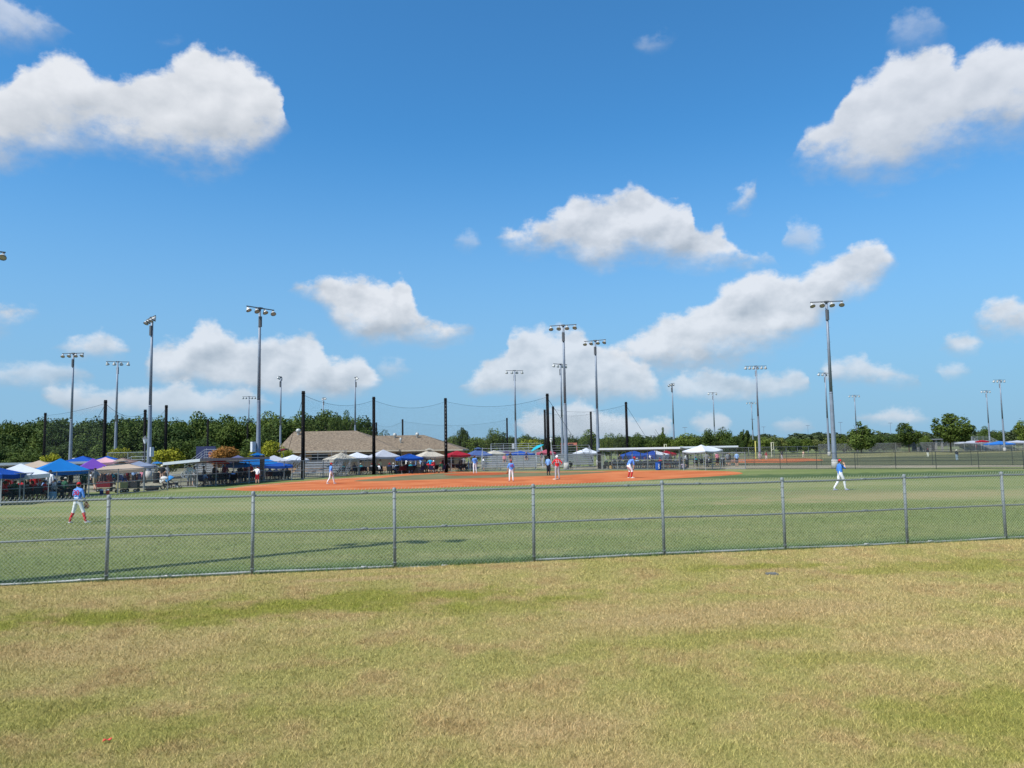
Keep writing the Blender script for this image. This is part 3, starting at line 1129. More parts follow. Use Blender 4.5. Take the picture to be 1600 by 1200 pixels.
def hip(x0, x1, y0, y1, ze, zr, rx0, rx1, ov=.5):
    x0, x1, y0, y1 = x0 - ov, x1 + ov, y0 - ov, y1 + ov
    ym = (y0 + y1) / 2
    v = [(x0, y0, ze), (x1, y0, ze), (x1, y1, ze), (x0, y1, ze), (rx0, ym, zr), (rx1, ym, zr)]
    b = MB()
    # courses of shingles: each plane cut in steps so the lower edges stand proud
    def plane(a, c, t1, t0, n_):
        a, c, t1, t0 = map(Vector, (a, c, t1, t0))
        nrm = (c - a).cross(t0 - a).normalized()
        for i in range(n_):
            u0, u1 = i / n_, (i + 1) / n_
            p = [a.lerp(t0, u0), c.lerp(t1, u0), c.lerp(t1, u1), a.lerp(t0, u1)]
            p[0] = p[0] + nrm * .03
            p[1] = p[1] + nrm * .03
            b.add(p, [(0, 1, 2, 3)])
            if i:
                b.add([p[0] - nrm * .03, p[1] - nrm * .03, p[1], p[0]], [(0, 1, 2, 3)])
    plane(v[0], v[1], v[5], v[4], 22)
    plane(v[2], v[3], v[4], v[5], 22)
    plane(v[1], v[2], v[5], v[5], 22)
    plane(v[3], v[0], v[4], v[4], 22)
    return b, v


def xat(px, D):
    return A(px, 700, D).x


Z1e, Z1r = 2.85, 5.75
Z2e, Z2r = 2.80, 4.95
hb, v = hip(xat(437, 104), xat(618, 104), 104, 121, Z1e, Z1r, xat(459, 112.5), xat(556, 112.5))
roof = hb.build('roof', M_shing, bl)
hb2, v2 = hip(xat(560, 105), xat(717, 105), 105, 119, Z2e, Z2r, xat(570, 112), xat(662, 112))
roof2 = hb2.build('roof', M_shing, bl)
for (vv, ze) in ((v, Z1e), (v2, Z2e)):
    b = MB()
    for a, c in ((0, 1), (1, 2), (3, 0)):
        p, q = Vector(vv[a]), Vector(vv[c])
        m_ = (p + q) / 2
        d = q - p
        b.box((m_.x, m_.y, ze - .10), (d.length + .1, .12, .2), math.atan2(d.y, d.x))
    b.build('gutter', M_trim, bl)
b = MB()
b.box(((v[0][0] + v[1][0]) / 2, 112.5, Z1e / 2 - .05), (v[1][0] - v[0][0] - 1.2, 16.0, Z1e - .1))
b.build('wall', M_brick, bl)
b = MB()
b.box(((v2[0][0] + v2[1][0]) / 2, 112, Z2e / 2 - .05), (v2[1][0] - v2[0][0] - 1.2, 12.8, Z2e - .1))
b.build('wall', M_brick, bl)
for px in (500, 552, 575, 612, 655, 702):
    x = xat(px, 104.5)
    w = MB().box((x, 104.46 if px < 600 else 105.56, 1.9), (2.2 if px != 702 else 1.1, .06, 1.0 if px != 702 else 2.1)).build('window', M_dark, bl)
    MB().box((x, 104.40 if px < 600 else 105.50, 2.43), (2.4 if px != 702 else 1.3, .08, .08)).box((x, 104.40 if px < 600 else 105.50, 1.37), (2.4, .08, .08)).build('frame', M_trim, w)
MB().box((xat(627, 104.9), 105.4, 1.4), (.10, .08, 2.7)).build('downspout', M_trim, bl)
for (px, D, z, r_) in ((466, 111, 5.5, .34), (617, 110.5, 4.62, .26), (652, 110.5, 4.65, .26), (626, 108, 3.9, .15)):
    x = xat(px, D)
    MB().lathe([(r_ * .6, -.4), (r_ * .6, .1), (r_, .2), (r_ * 1.1, .4), (r_ * .7, .6), (.001, .66)], Matrix.Translation((x, D, z)), 10).build('roof_vent', M_galv2, bl, True)

# ---------------------------------------------------------------- fences further away
M_fmesh = fmat('far_fence_wire', (0.14, 0.15, 0.15), 0.15, 0.07)
M_fdark = fmat('dark_fence_wire', (0.035, 0.045, 0.04), 0.20, 0.07)
M_fdense = fmat('dense_fence_wire', (0.20, 0.20, 0.205), 0.55, 0.07)
M_dpost = mat('dark_green_post', (0.030, 0.036, 0.034), rough=0.6)
M_gpost = mat('dull_post', (0.24, 0.25, 0.26), rough=0.5, metal=0.4)


def far_fence(pts, h, spacing, mp, mm, label, mid=True, r=.035, name='field_fence'):
    pts = [Vector((p[0], p[1], 0)) for p in pts]
    t = thing(name, label, 'fence')
    for a, c in zip(pts[:-1], pts[1:]):
        L = (c - a).length
        n_ = max(1, round(L / spacing))
        pm = MB().bar((0, 0, 0), (0, 0, h + .04), r, n=6).mesh('post', mp)
        for i in range(n_ + (c is pts[-1])):
            link('post', pm, t, a.lerp(c, i / n_))
        for z, nm in ((h, 'top_rail'), (h * .5, 'middle_rail'), (.06, 'bottom_rail')):
            if nm == 'middle_rail' and not mid:
                continue
            u = Vector((0, 0, z))
            MB().bar(a + u, c + u, r * .75, n=6).build(nm, mp, t)
        b = MB()
        nn = Vector(((c - a).y, -(c - a).x, 0)).normalized() * .03
        b.add([a + nn, c + nn, c + nn + Vector((0, 0, h + .02)), a + nn + Vector((0, 0, h + .02))], [(0, 1, 2, 3)])
        b.build('wire_mesh', mm, t)
    return t


far_fence([P(-160, 800), P(30, 787), P(262, 766)], 1.72, 2.6, M_gpost, M_fmesh, 'grey foul line fence in front of the left canopies and chairs')
far_fence([P(412, 752.5), P(474, 749), P(584, 741), P(696, 736.8)], 1.85, 3.2, M_gpost, M_fmesh, 'grey fence from the left dugout to the backstop', r=.04)
far_fence([P(696, 736.8), P(860, 735), P(940, 733.8)], 1.85, 3.2, M_gpost, M_fmesh, 'grey fence in front of the home plate bleachers', r=.045)
far_fence([P(1063, 733.6), P(1165, 733.2)], 1.85, 3.2, M_gpost, M_fmesh, 'grey fence between right dugout and outfield corner', r=.045)
far_fence([P(1165, 733.2), P(1400, 733.2), P(1600, 733.2), P(1800, 733.6)], 1.68, 3.75, M_dpost, M_fdark, 'dark chain fence along the right side of the outfield, nearer one', r=.03)
far_fence([P(1130, 727.6), P(1400, 727.2), P(1800, 727)], 1.78, 4.0, M_dpost, M_fdark, 'dark chain fence behind the path at right, second one', r=.025)
far_fence([P(1280, 709.5), P(1400, 707), P(1600, 703), P(1900, 699)], 2.6, 8.0, M_gpost, M_fdense, 'pale grey fence at the far side of the second field', mid=False, r=.06)
far_fence([A(900, 706, 260), A(1000, 705, 260), A(1140, 703, 260)], 3.6, 6.0, M_gpost, M_fdense, 'high grey fence behind the right dugout roof', r=.08)
far_fence([A(168, 730, 95), A(232, 730, 92)], 3.05, 3.0, M_galv, M_fmesh, 'galvanised backstop frame behind the tan canopy', r=.06)
far_fence([P(1130, 716.5), P(1210, 715), P(1280, 712)], 2.2, 6.0, M_gpost, M_fmesh, 'thin grey fence behind the far infield', r=.05)


# ---------------------------------------------------------------- dugouts
M_roofm = mat('white_roof_sheet', (0.55, 0.58, 0.60), rough=0.4, metal=0.2, var=0.06)
M_roofg = mat('grey_roof_edge', (0.20, 0.21, 0.225), rough=0.5, metal=0.2)
M_alu = mat('aluminium', (0.55, 0.56, 0.57), rough=0.38, metal=0.55, var=0.08, scale=5)
M_alud = mat('dull_aluminium', (0.30, 0.31, 0.32), rough=0.5, metal=0.45)


def dugout(a, c, depth, h, label, roofm, lift=.25, edge=.22, posts=5, mesh=True, bench=True, end_mat=None):
    """a -> c is the open front; the shelter lies to the side away from the camera"""
    a, c = Vector((a[0], a[1], 0)), Vector((c[0], c[1], 0))
    d = c - a
    L = d.length
    ang = math.atan2(d.y, d.x)
    t = thing('dugout', label, 'dugout', a, ang)
    b = MB()
    b.add([(-.3, -.4, h + lift), (L + .3, -.4, h + lift), (L + .3, depth + .2, h), (-.3, depth + .2, h),
           (-.3, -.4, h + lift - .06), (L + .3, -.4, h + lift - .06), (L + .3, depth + .2, h - .06), (-.3, depth + .2, h - .06)],
          [(0, 1, 2, 3), (7, 6, 5, 4), (1, 5, 6, 2), (2, 6, 7, 3), (0, 3, 7, 4)])
    r_ = b.build('roof', M_roofm, t)
    MB().box((L / 2, -.42, h + lift - edge / 2 + .02), (L + .6, .05, edge)).build('fascia', roofm, t)
    b = MB()
    q0, q1 = Vector((-.33, -.42, h + lift)), Vector((-.33, depth + .2, h))
    b.add([q0, q1, q1 - Vector((0, 0, edge)), q0 - Vector((0, 0, edge)), q0 + Vector((-.04, 0, 0)), q1 + Vector((-.04, 0, 0)), q1 - Vector((.04, 0, edge)), q0 - Vector((.04, 0, edge))],
          [(0, 1, 2, 3), (7, 6, 5, 4), (0, 4, 5, 1), (3, 2, 6, 7)])
    b.build('fascia', end_mat or roofm, t)
    pm = MB().bar((0, 0, 0), (0, 0, h - .05), .045, n=6).mesh('post', M_gpost)
    for i in range(posts):
        for yy in (0, depth):
            link('post', pm, t, (L * i / (posts - 1), yy, 0))
    for z in (.08, h * .5, h - .1):
        MB().bar((0, 0, z), (L, 0, z), .03, n=6).bar((0, depth, z), (L, depth, z), .03, n=6).bar((0, 0, z), (0, depth, z), .03, n=6).bar((L, 0, z), (L, depth, z), .03, n=6).build('rail', M_gpost, t)
    if mesh:
        b = MB()
        for p, q in (((0, -.02), (L, -.02)), ((0, depth), (L, depth)), ((0, 0), (0, depth)), ((L, 0), (L, depth))):
            b.add([(p[0], p[1], .05), (q[0], q[1], .05), (q[0], q[1], h - .05), (p[0], p[1], h - .05)], [(0, 1, 2, 3)])
        b.build('wire_mesh', M_fmesh, t)
    if bench:
        b = MB().box((L / 2, depth - .5, .45), (L - .6, .28, .05)).box((L / 2, depth - .28, .8), (L - .6, .04, .2))
        for i in range(5):
            b.box((.5 + (L - 1) * i / 4, depth - .5, .22), (.06, .25, .44))
        b.build('bench', M_alud, t)
    return t


# the left dugout: its end faces the camera
dugout(P(308, 762.0), P(412, 752.5), 2.6, 2.05, 'left dugout with a white roof edge and wire walls', M_roofg, posts=5, end_mat=M_roofm)
dugout(P(942, 734.2), P(1062, 734), 2.7, 2.32, 'right dugout with a long pale roof over blue and red canopies', M_roofm, posts=6)
dugout(A(1066, 700, 106), A(1150, 700, 104), 2.6, 2.35, 'second pale roofed dugout behind the white canopy', M_roofm, posts=4)
dugout(A(-30, 730, 72), A(140, 729, 76), 3.0, 1.9, 'long white roofed dugout behind the left canopies', M_roofm, posts=5)


# ---------------------------------------------------------------- bleachers
def bleacher(loc, ang, L, rows, label, rail_h=1.0, back=True, stairs=(0, 1), mt=None, side_rails=True):
    mt = mt or M_alu
    t = thing('bleacher', label, 'bleacher', (loc[0], loc[1], 0), ang)
    sm = MB().box((0, 0, 0), (L, .26, .045)).mesh('seat_plank', mt)
    fm = MB().box((0, 0, 0), (L, .26, .035)).mesh('foot_plank', M_alud)
    rm = MB().box((0, 0, 0), (L, .03, .14)).mesh('riser_board', M_alud)
    for k in range(rows):
        link('seat_plank', sm, t, (0, .62 * k, .45 + .26 * k))
        link('foot_plank', fm, t, (0, .62 * k - .32, .12 + .26 * k))
        if k:
            link('riser_board', rm, t, (0, .62 * k - .17, .26 + .26 * k))
    W, Z = .62 * (rows - 1), .45 + .26 * (rows - 1)
    n_ = max(3, int(L / 1.8))
    for i in range(n_ + 1):
        x = -L / 2 + .1 + (L - .2) * i / n_
        b = MB()
        b.bar((x, -.4, .03), (x, W + .2, .03), .03, n=4)
        b.bar((x, -.35, .1), (x, W + .15, Z - .15), .03, n=4)
        for k in range(rows):
            b.bar((x, .62 * k, .03), (x, .62 * k, .42 + .26 * k), .025, n=4)
        b.bar((x, W, .1), (x, 0, .35), .018, n=4)
        if i < n_:
            x2 = x + (L - .2) / n_
            b.bar((x, W, .1), (x2, W, Z - .1), .016, n=4)
            b.bar((x2, W * .5, .1), (x, W * .5, Z * .5), .016, n=4)
        b.build('support_frame', M_alud, t)
    if back:
        b = MB()
        for z in (Z + .35, Z + .7, Z + 1.05):
            b.bar((-L / 2, W + .25, z), (L / 2, W + .25, z), .025, n=5)
        for i in range(n_ + 1):
            x = -L / 2 + L * i / n_
            b.bar((x, W + .25, Z - .2), (x, W + .25, Z + 1.05), .025, n=5)
        b.build('back_rail', mt, t)
    if side_rails:
        for sx in (-1, 1):
            b = MB()
            for dz in (.35, .7, 1.05):
                b.bar((sx * L / 2, -.2, .35 + dz), (sx * L / 2, W + .25, Z + dz), .025, n=5)
            for k in range(0, rows + 1, 2):
                b.bar((sx * L / 2, .62 * k, .3 + .26 * k), (sx * L / 2, .62 * k, 1.4 + .26 * k), .025, n=5)
            b.build('side_rail', mt, t)
    for sx in stairs:
        x = -L / 2 - .7 if sx == 0 else L / 2 + .7
        b = MB()
        for dz in (.15, .5, .85, 1.15):
            b.bar((x - .0, -1.3, .1 + dz * .6), (x, .6, .75 + dz), .025, n=5)
            b.bar((x - .9 * (1 if sx == 0 else -1), -1.3, .1 + dz * .6), (x - .9 * (1 if sx == 0 else -1), .6, .75 + dz), .022, n=5)
        for k in range(4):
            b.box((x - .45 * (1 if sx == 0 else -1), -1.0 + .38 * k, .2 + .17 * k), (.9, .28, .04))
        b.build('stair', mt, t)
    return t


def mid(pxa, pxb, D):
    return ((xat(pxa, D) + xat(pxb, D)) / 2, D)


bleacher(mid(752, 838, 97), 0, xat(838, 97) - xat(752, 97), 6, 'bright aluminium bleacher behind home plate between pitcher and umpire')
bleacher(mid(455, 525, 84), -.12, xat(525, 84) - xat(455, 84), 6, 'grey aluminium bleacher behind the thick black net pole', mt=M_alud)
bleacher(mid(768, 850, 121), .05, 8.2, 9, 'tall bleacher behind the home plate one with high guard rails', stairs=())
bleacher(mid(868, 925, 106), .05, 5.4, 7, 'bleacher right of the tallest black pole with light braces', mt=M_alud, stairs=(1,))
bleacher(mid(292, 328, 98), -.15, 3.6, 8, 'bleacher behind the left dugout beside the orange tree', stairs=())
bleacher(mid(178, 232, 88), -.25, 4.6, 5, 'low bleacher behind the tan canopy at left', stairs=())
bleacher(mid(1543, 1573, 215), .1, 5.5, 11, 'small far bleacher near the right edge', stairs=())
bleacher(mid(1500, 1600, 205), .1, 15, 5, 'long low far bleacher under the white shade roofs', stairs=(), mt=M_alud)
# ---------------------------------------------------------------- trees
def leaf_mat(name, c_dark, c_light):
    m = bpy.data.materials.new(name)
    m.use_nodes = True
    n = NT(m.node_tree)
    b = n.n['Principled BSDF']
    at = n.n.new('ShaderNodeAttribute')
    at.attribute_name = 'tint'
    oi = n.n.new('ShaderNodeObjectInfo')
    tc = n.n.new('ShaderNodeTexCoord').outputs['Object']
    f = n.m('ADD', n.m('MULTIPLY', at.outputs['Fac'], 0.6), n.m('MULTIPLY', n.noise(tc, 0.7, 3), 0.4))
    c = n.mix(n.mr(f, 0.2, 0.8), c_dark, c_light)
    c = n.mix(1.0, c, n.comb(n.mr(oi.outputs['Random'], 0, 1, 0.75, 1.25), n.mr(oi.outputs['Random'], 0, 1, 0.82, 1.15), 0.9), 'MULTIPLY')
    n.l.new(c, b.inputs['Base Color'])
    b.inputs['Roughness'].default_value = 0.75
    b.inputs['Specular IOR Level'].default_value = 0.2
    tr = n.n.new('ShaderNodeBsdfTranslucent')
    n.l.new(c, tr.inputs[0])
    mx = n.n.new('ShaderNodeMixShader')
    mx.inputs[0].default_value = 0.22
    n.l.new(b.outputs[0], mx.inputs[1])
    n.l.new(tr.outputs[0], mx.inputs[2])
    n.l.new(mx.outputs[0], n.n['Material Output'].inputs[0])
    return m


M_leaf = leaf_mat('leaf_dark', (0.022, 0.042, 0.009), (0.092, 0.138, 0.028))
M_leafm = leaf_mat('leaf_mid', (0.036, 0.064, 0.013), (0.140, 0.195, 0.040))
M_leafy = leaf_mat('leaf_yellow', (0.14, 0.15, 0.014), (0.32, 0.34, 0.03))
M_leafo = leaf_mat('leaf_orange', (0.16, 0.075, 0.022), (0.33, 0.175, 0.05))
M_leafw = leaf_mat('leaf_flowering', (0.04, 0.075, 0.018), (0.22, 0.24, 0.085))
M_bark = mat('bark', (0.085, 0.062, 0.045), rough=0.9, var=.3, bump=.5)


def crown_mesh(name, kind, m, seed, n_leaf=5200, leaf=.030):
    """crown of unit width and height 1 standing at z 0..1, thousands of small leaf faces in uneven clumps"""
    r = np.random.default_rng(seed)
    cs = []
    nb = {'round': 34, 'wide': 40, 'cone': 34, 'tall': 26, 'tuft': 14, 'shrub': 26, 'open': 30}[kind]
    for i in range(nb):
        for _ in range(50):
            p = r.random(3) * 2 - 1
            if p @ p > 1:
                continue
            x, y, z = p
            zz = (z + 1) / 2
            if kind == 'cone' and math.hypot(x, y) > 1.08 - zz * .95:
                continue
            if kind == 'tuft' and zz < .45 and math.hypot(x, y) > .35:
                continue
            break
        rad = {'round': .17, 'wide': .16, 'cone': .13, 'tall': .18, 'tuft': .15, 'shrub': .18, 'open': .125}[kind] * (0.6 + .7 * r.random())
        if kind == 'cone':
            rad *= 1.15 - .5 * zz
        cs.append((x * (.5 - rad * .7), y * (.5 - rad * .7), .5 + z * (.5 - rad * .7), rad))
    cs = np.array(cs)
    w = cs[:, 3] ** 2
    idx = r.choice(len(cs), n_leaf, p=w / w.sum())
    d = r.normal(size=(n_leaf, 3))
    d /= np.linalg.norm(d, axis=1)[:, None]
    rr = cs[idx, 3] * (0.55 + .55 * r.random(n_leaf) ** .6)
    c = cs[idx, :3] + d * rr[:, None]
    stray = r.random(n_leaf) < .06
    c[stray] += r.normal(size=(stray.sum(), 3)) * .035
    c[:, 2] = np.clip(c[:, 2], .0, 1.04)
    nrm = d * .8 + r.normal(size=(n_leaf, 3)) * .6 + np.array([0, 0, .35])
    nrm /= np.linalg.norm(nrm, axis=1)[:, None]
    a = np.cross(nrm, r.normal(size=(n_leaf, 3)))
    a /= np.linalg.norm(a, axis=1)[:, None]
    b = np.cross(nrm, a)
    s = leaf * (.6 + .8 * r.random(n_leaf))[:, None]
    V = np.stack([c - a * s, c + b * s * .55, c + a * s, c - b * s * .55], 1).astype(np.float32)
    me = bpy.data.meshes.new(name)
    me.vertices.add(n_leaf * 4)
    me.loops.add(n_leaf * 4)
    me.polygons.add(n_leaf)
    me.vertices.foreach_set('co', V.ravel())
    me.loops.foreach_set('vertex_index', np.arange(n_leaf * 4, dtype=np.int32))
    me.polygons.foreach_set('loop_start', np.arange(0, n_leaf * 4, 4, dtype=np.int32))
    at = me.attributes.new('tint', 'FLOAT', 'FACE')
    cl = r.random(len(cs))
    at.data.foreach_set('value', (.55 * cl[idx] + .45 * r.random(n_leaf)).astype(np.float32))
    me.materials.append(m)
    me.update()
    return me


def trunk_mesh(seed, spread=.28, low=.0):
    r = random.Random(seed)
    b = MB()
    b.bar((0, 0, -.02), (.0, 0, .30), .022, .016, 8)
    for i in range(7):
        a = i * 2.4 + r.random()
        z0 = .22 + .05 * i
        q = (math.cos(a) * spread * (.5 + .5 * r.random()), math.sin(a) * spread * (.5 + .5 * r.random()), z0 + .22 + .2 * r.random())
        b.bar((0, 0, z0 * .98), q, .010, .003, 5)
    b.bar((0, 0, .30), (.01, 0, .8), .015, .004, 6)
    return b.mesh('trunk', M_bark)


TRUNKS = [trunk_mesh(i) for i in range(3)]
CROWNS = {}
for kind, mm, cnt in (('round', M_leaf, 3), ('wide', M_leaf, 3), ('tall', M_leafm, 3), ('cone', M_leafm, 2), ('tuft', M_leaf, 2), ('shrub', M_leafm, 3), ('open', M_leaf, 2)):
    CROWNS[kind] = [crown_mesh('crown_' + kind, kind, mm, 100 + i + 7 * len(CROWNS)) for i in range(cnt)]
CROWNS['yellow'] = [crown_mesh('crown_yellow', 'shrub', M_leafy, 301 + i, 3600, .034) for i in range(2)]
CROWNS['orange'] = [crown_mesh('crown_orange', 'shrub', M_leafo, 311, 3600, .034)]
CROWNS['flower'] = [crown_mesh('crown_flower', 'shrub', M_leafw, 321 + i, 3600, .034) for i in range(2)]
CROWNS['light'] = [crown_mesh('crown_light', 'wide', leaf_mat('leaf_light', (0.055, 0.085, 0.014), (0.17, 0.22, 0.04)), 331 + i) for i in range(2)]
tc_ = [0]


def tree(x, y, w, h, kind, label, group=None, clear=.18, cat='tree', z0=0.0):
    tc_[0] += 1
    i = tc_[0]
    nm = {'yellow': 'small_tree', 'orange': 'small_tree', 'shrub': 'bushy_tree', 'flower': 'flowering_shrub', 'cone': 'conical_tree'}.get(kind, 'leafy_tree')
    t = thing(nm, label, cat, (x, y, z0), 0, group)
    ms = CROWNS[kind]
    o = link('crown', ms[i % len(ms)], t, (0, 0, h * clear), (i * 2.399) % 6.28)
    o.scale = (w, w, h * (1 - clear))
    q = link('trunk', TRUNKS[i % 3], t, (0, 0, 0), i * 1.7)
    q.scale = (h * .95 if w > h else h, h * .95 if w > h else h, h)
    return t


def tree_px(px, top, D, wpx, kind, label, group=None, clear=.12, cat='tree'):
    tp = A(px, top, D)
    w = wpx / 1200 * D
    return tree(tp.x, D, w, tp.z, kind, label, group, clear, cat)


rr = random.Random(5)
# the dense wood on the left
gw = 'trees of the dense dark wood behind the left canopies'
for row, (D, dz) in enumerate(((168, -1.2), (178, 0), (190, .8), (203, 1.2))):
    x = xat(-110, D)
    while x < xat(548 if row < 3 else 575, D):
        w = rr.uniform(6.5, 10)
        px = 800 + x / D * 1200
        tpz = 11.0 + dz + rr.uniform(-1.1, 1.1) + (1.0 if 480 < px < 560 else 0) - (.9 if px < 60 else 0)
        tree(x, D + rr.uniform(-4, 4), w * 1.15, tpz, rr.choice(('round', 'wide', 'wide', 'tall', 'round')), 'dense dark green tree standing in the wood behind the left canopies', gw, .04)
        x += w * .72
for D in (155, 162):
    x = xat(-110, D)
    while x < xat(430, D):
        w = rr.uniform(6, 9)
        tree(x, D + rr.uniform(-2, 2), w * 1.2, rr.uniform(3.5, 6.8), rr.choice(('wide', 'tall', 'round')), 'low dark understorey tree at the edge of the wood behind the left canopies', 'understorey trees at the edge of the wood', .0)
        x += w * .8
for (px, top, D, wpx, kind, lab) in (
        (524, 645, 150, 26, 'round', 'dark tree with twin tufted tops above the brown roof, left one'), (541, 644, 152, 24, 'tall', 'dark tree with tufted top above the brown roof, right one'),
        (566, 670, 160, 26, 'round', 'low dark tree sloping down behind the brown roof'), (596, 672, 165, 34, 'round', 'dark tree just right of the net pole above the brown roof'),
        (622, 681, 170, 26, 'wide', 'low dark tree barely above the brown roof'),
        (722, 666, 150, 26, 'open', 'tall sparse tree with an open tuft above the red canopy'), (712, 681, 155, 44, 'light', 'light green bushy tree beside the right end of the brown building'),
        (740, 682, 150, 38, 'shrub', 'light green bushy tree behind the slate blue canopy'), (753, 684, 158, 34, 'light', 'pale green tree between the tufted tree and the tall loose tree'),
        (771, 667, 152, 26, 'tall', 'tall loose topped tree behind the home plate bleachers'), (782, 674, 155, 30, 'round', 'green tree right beside the tall loose one'),
        (800, 682, 175, 30, 'round', 'dark low tree behind the slim central light pole'), (822, 679, 190, 44, 'wide', 'wide dark tree behind the teal umbrella'),
        (845, 684, 185, 40, 'wide', 'dark tree directly left of the tallest net pole'), (868, 682, 190, 40, 'round', 'dark tree just right of the tallest net pole'),
        (895, 679, 175, 30, 'round', 'dark pointed tree between the central light poles, left one'), (918, 673, 165, 36, 'tall', 'tall green tree between the central light poles'),
        (935, 684, 170, 30, 'shrub', 'green tree behind the foot of the light pole by the right dugout'), (952, 675, 175, 24, 'tall', 'slender green tree above the left end of the right dugout'),
        (972, 677, 180, 32, 'wide', 'mid green tree just left of the black net pole over the dugout'), (994, 677, 172, 26, 'round', 'rounded bright tree over the middle of the right dugout'),
        (1012, 685, 185, 34, 'wide', 'low tree between the rounded tree and the tall pine'), (1034, 663, 180, 20, 'cone', 'tall pine with layered boughs above the right dugout'),
        (1034, 680, 176, 34, 'wide', 'bushy tree at the foot of the tall pine'), (1053, 686, 175, 26, 'light', 'light green tree right of the tall pine'),
        (1078, 676, 170, 50, 'light', 'broad light green tree behind the white canopy'), (1108, 671, 178, 28, 'round', 'dark tree left of the darkest group above the white canopy'),
        (1128, 667, 182, 36, 'round', 'darkest rounded tree right of the white canopy'), (1145, 680, 175, 34, 'round', 'dark green tree right of the darkest one'),
        (1162, 670, 185, 20, 'open', 'bare stemmed pine with a flat umbrella top'), (1168, 685, 190, 36, 'light', 'pale green tree behind the yellow foul pole'),
        (1192, 682, 210, 30, 'light', 'pale green tree beside the six-lamp light pole'),
        (1343, 654, 205, 52, 'cone', 'conical bright green tree standing right of the tallest light pole'), (1317, 677, 230, 22, 'cone', 'small conical tree just left of the big conical one'),
        (1372, 678, 220, 34, 'round', 'dark tree right of the big conical one'), (1395, 679, 215, 28, 'wide', 'mid green round tree two to the right of the conical tree'),
        (1418, 659, 210, 42, 'open', 'loose round tree with gaps left of the big round tree'), (1443, 680, 225, 24, 'light', 'light green tree behind the grey shelter'),
        (1482, 644, 190, 68, 'open', 'big round crowned tree on a bare trunk at right'), (1505, 670, 225, 24, 'light', 'light tree close behind the big round one'),
        (1538, 667, 250, 22, 'tall', 'tree left of the two thin light poles at right'), (1556, 676, 260, 22, 'round', 'small tree between the two thin light poles at right'),
        (1597, 655, 235, 34, 'tall', 'tall tree cut off by the right edge'), (1636, 662, 235, 40, 'wide', 'tree just beyond the right edge')):
    tree_px(px, top, D, wpx, kind, lab, None, .22 if kind in ('open', 'tuft') else .08)
# flowering shrubs and hedge beyond the second field
for i, (px, top, wpx, k) in enumerate(((1206, 683, 26, 'flower'), (1222, 684, 24, 'flower'), (1238, 684, 26, 'shrub'), (1256, 685, 26, 'shrub'), (1274, 686, 24, 'flower'), (1290, 684, 22, 'flower'),
                                       (1304, 684, 22, 'shrub'), (1322, 687, 20, 'flower'), (1361, 688, 22, 'shrub'), (1384, 690, 20, 'shrub'))):
    tree_px(px, top, 232, wpx * 1.15, k, ('flowering shrub with cream blooms' if k == 'flower' else 'rounded dark shrub') + ' in the row beyond the second field, ' +
            ('first', 'second', 'third', 'fourth', 'fifth', 'sixth', 'seventh', 'eighth', 'ninth', 'tenth')[i] + ' from the left', None, .05, 'shrub')
# yellow-green and orange small trees behind the canopies
for (px, top, D, wpx, k, lab) in ((82, 706, 100, 34, 'yellow', 'yellow-green small tree behind the tall blue canopy at left'), (190, 696, 104, 44, 'yellow', 'yellow-green small tree above the tan canopy'),
                                  (262, 698, 90, 56, 'yellow', 'bright yellow-green tree left of the left dugout roof'), (240, 708, 92, 28, 'yellow', 'low yellow-green bush at the foot of the tall pole'),
                                  (352, 697, 96, 48, 'orange', 'orange leaved tree behind the left dugout'), (423, 684, 100, 44, 'yellow', 'yellow-green tree behind the tall pole left of the building'),
                                  (402, 697, 103, 30, 'yellow', 'smaller yellow-green tree at left of the tall pole by the blue canopy'), (828, 682, 140, 40, 'yellow', 'yellow-green tree behind the teal umbrella'),
                                  (448, 698, 99, 24, 'yellow', 'sparse yellow-green tree at the left end of the building roof')):
    tree_px(px, top, D, wpx, k, lab, None, .18)
# the far wood on the horizon
r2 = np.random.default_rng(77)
far = []
for i in range(520):
    D = r2.uniform(420, 640)
    px = r2.uniform(560, 1760)
    far.append((A(px, 700, D).x, D, r2.uniform(9, 16), (r2.uniform(6.5, 9.5) if px > 700 else r2.uniform(4.5, 6.5))))
src = CROWNS['wide'][0]
n0 = len(src.vertices)
co = np.empty(n0 * 3, np.float32)
src.vertices.foreach_get('co', co)
co = co.reshape(-1, 4, 3)[::9]
tn = np.random.default_rng(3)
allv = []
for (x, y, w, h) in far:
    a = tn.random() * 6.28
    c = co.copy()
    cen = c.mean(1, keepdims=True)
    c = cen + (c - cen) * 2.6
    X = c[..., 0] * math.cos(a) - c[..., 1] * math.sin(a)
    Y = c[..., 0] * math.sin(a) + c[..., 1] * math.cos(a)
    allv.append(np.stack([X * w * 1.5 + x, Y * w + y, c[..., 2] * h], -1))
V = np.concatenate(allv).astype(np.float32)
nf = len(V)
me = bpy.data.meshes.new('distant_wood')
me.vertices.add(nf * 4); me.loops.add(nf * 4); me.polygons.add(nf)
me.vertices.foreach_set('co', V.ravel())
me.loops.foreach_set('vertex_index', np.arange(nf * 4, dtype=np.int32))
me.polygons.foreach_set('loop_start', np.arange(0, nf * 4, 4, dtype=np.int32))
me.attributes.new('tint', 'FLOAT', 'FACE').data.foreach_set('value', tn.random(nf).astype(np.float32))
me.materials.append(leaf_mat('leaf_far', (0.030, 0.048, 0.024), (0.085, 0.115, 0.055)))
me.update()
o = link('distant_wood', me)
o['kind'] = 'stuff'; o['label'] = 'far low line of woods on the horizon'; o['category'] = 'woods'

# ---------------------------------------------------------------- canopies
CM_ = {}


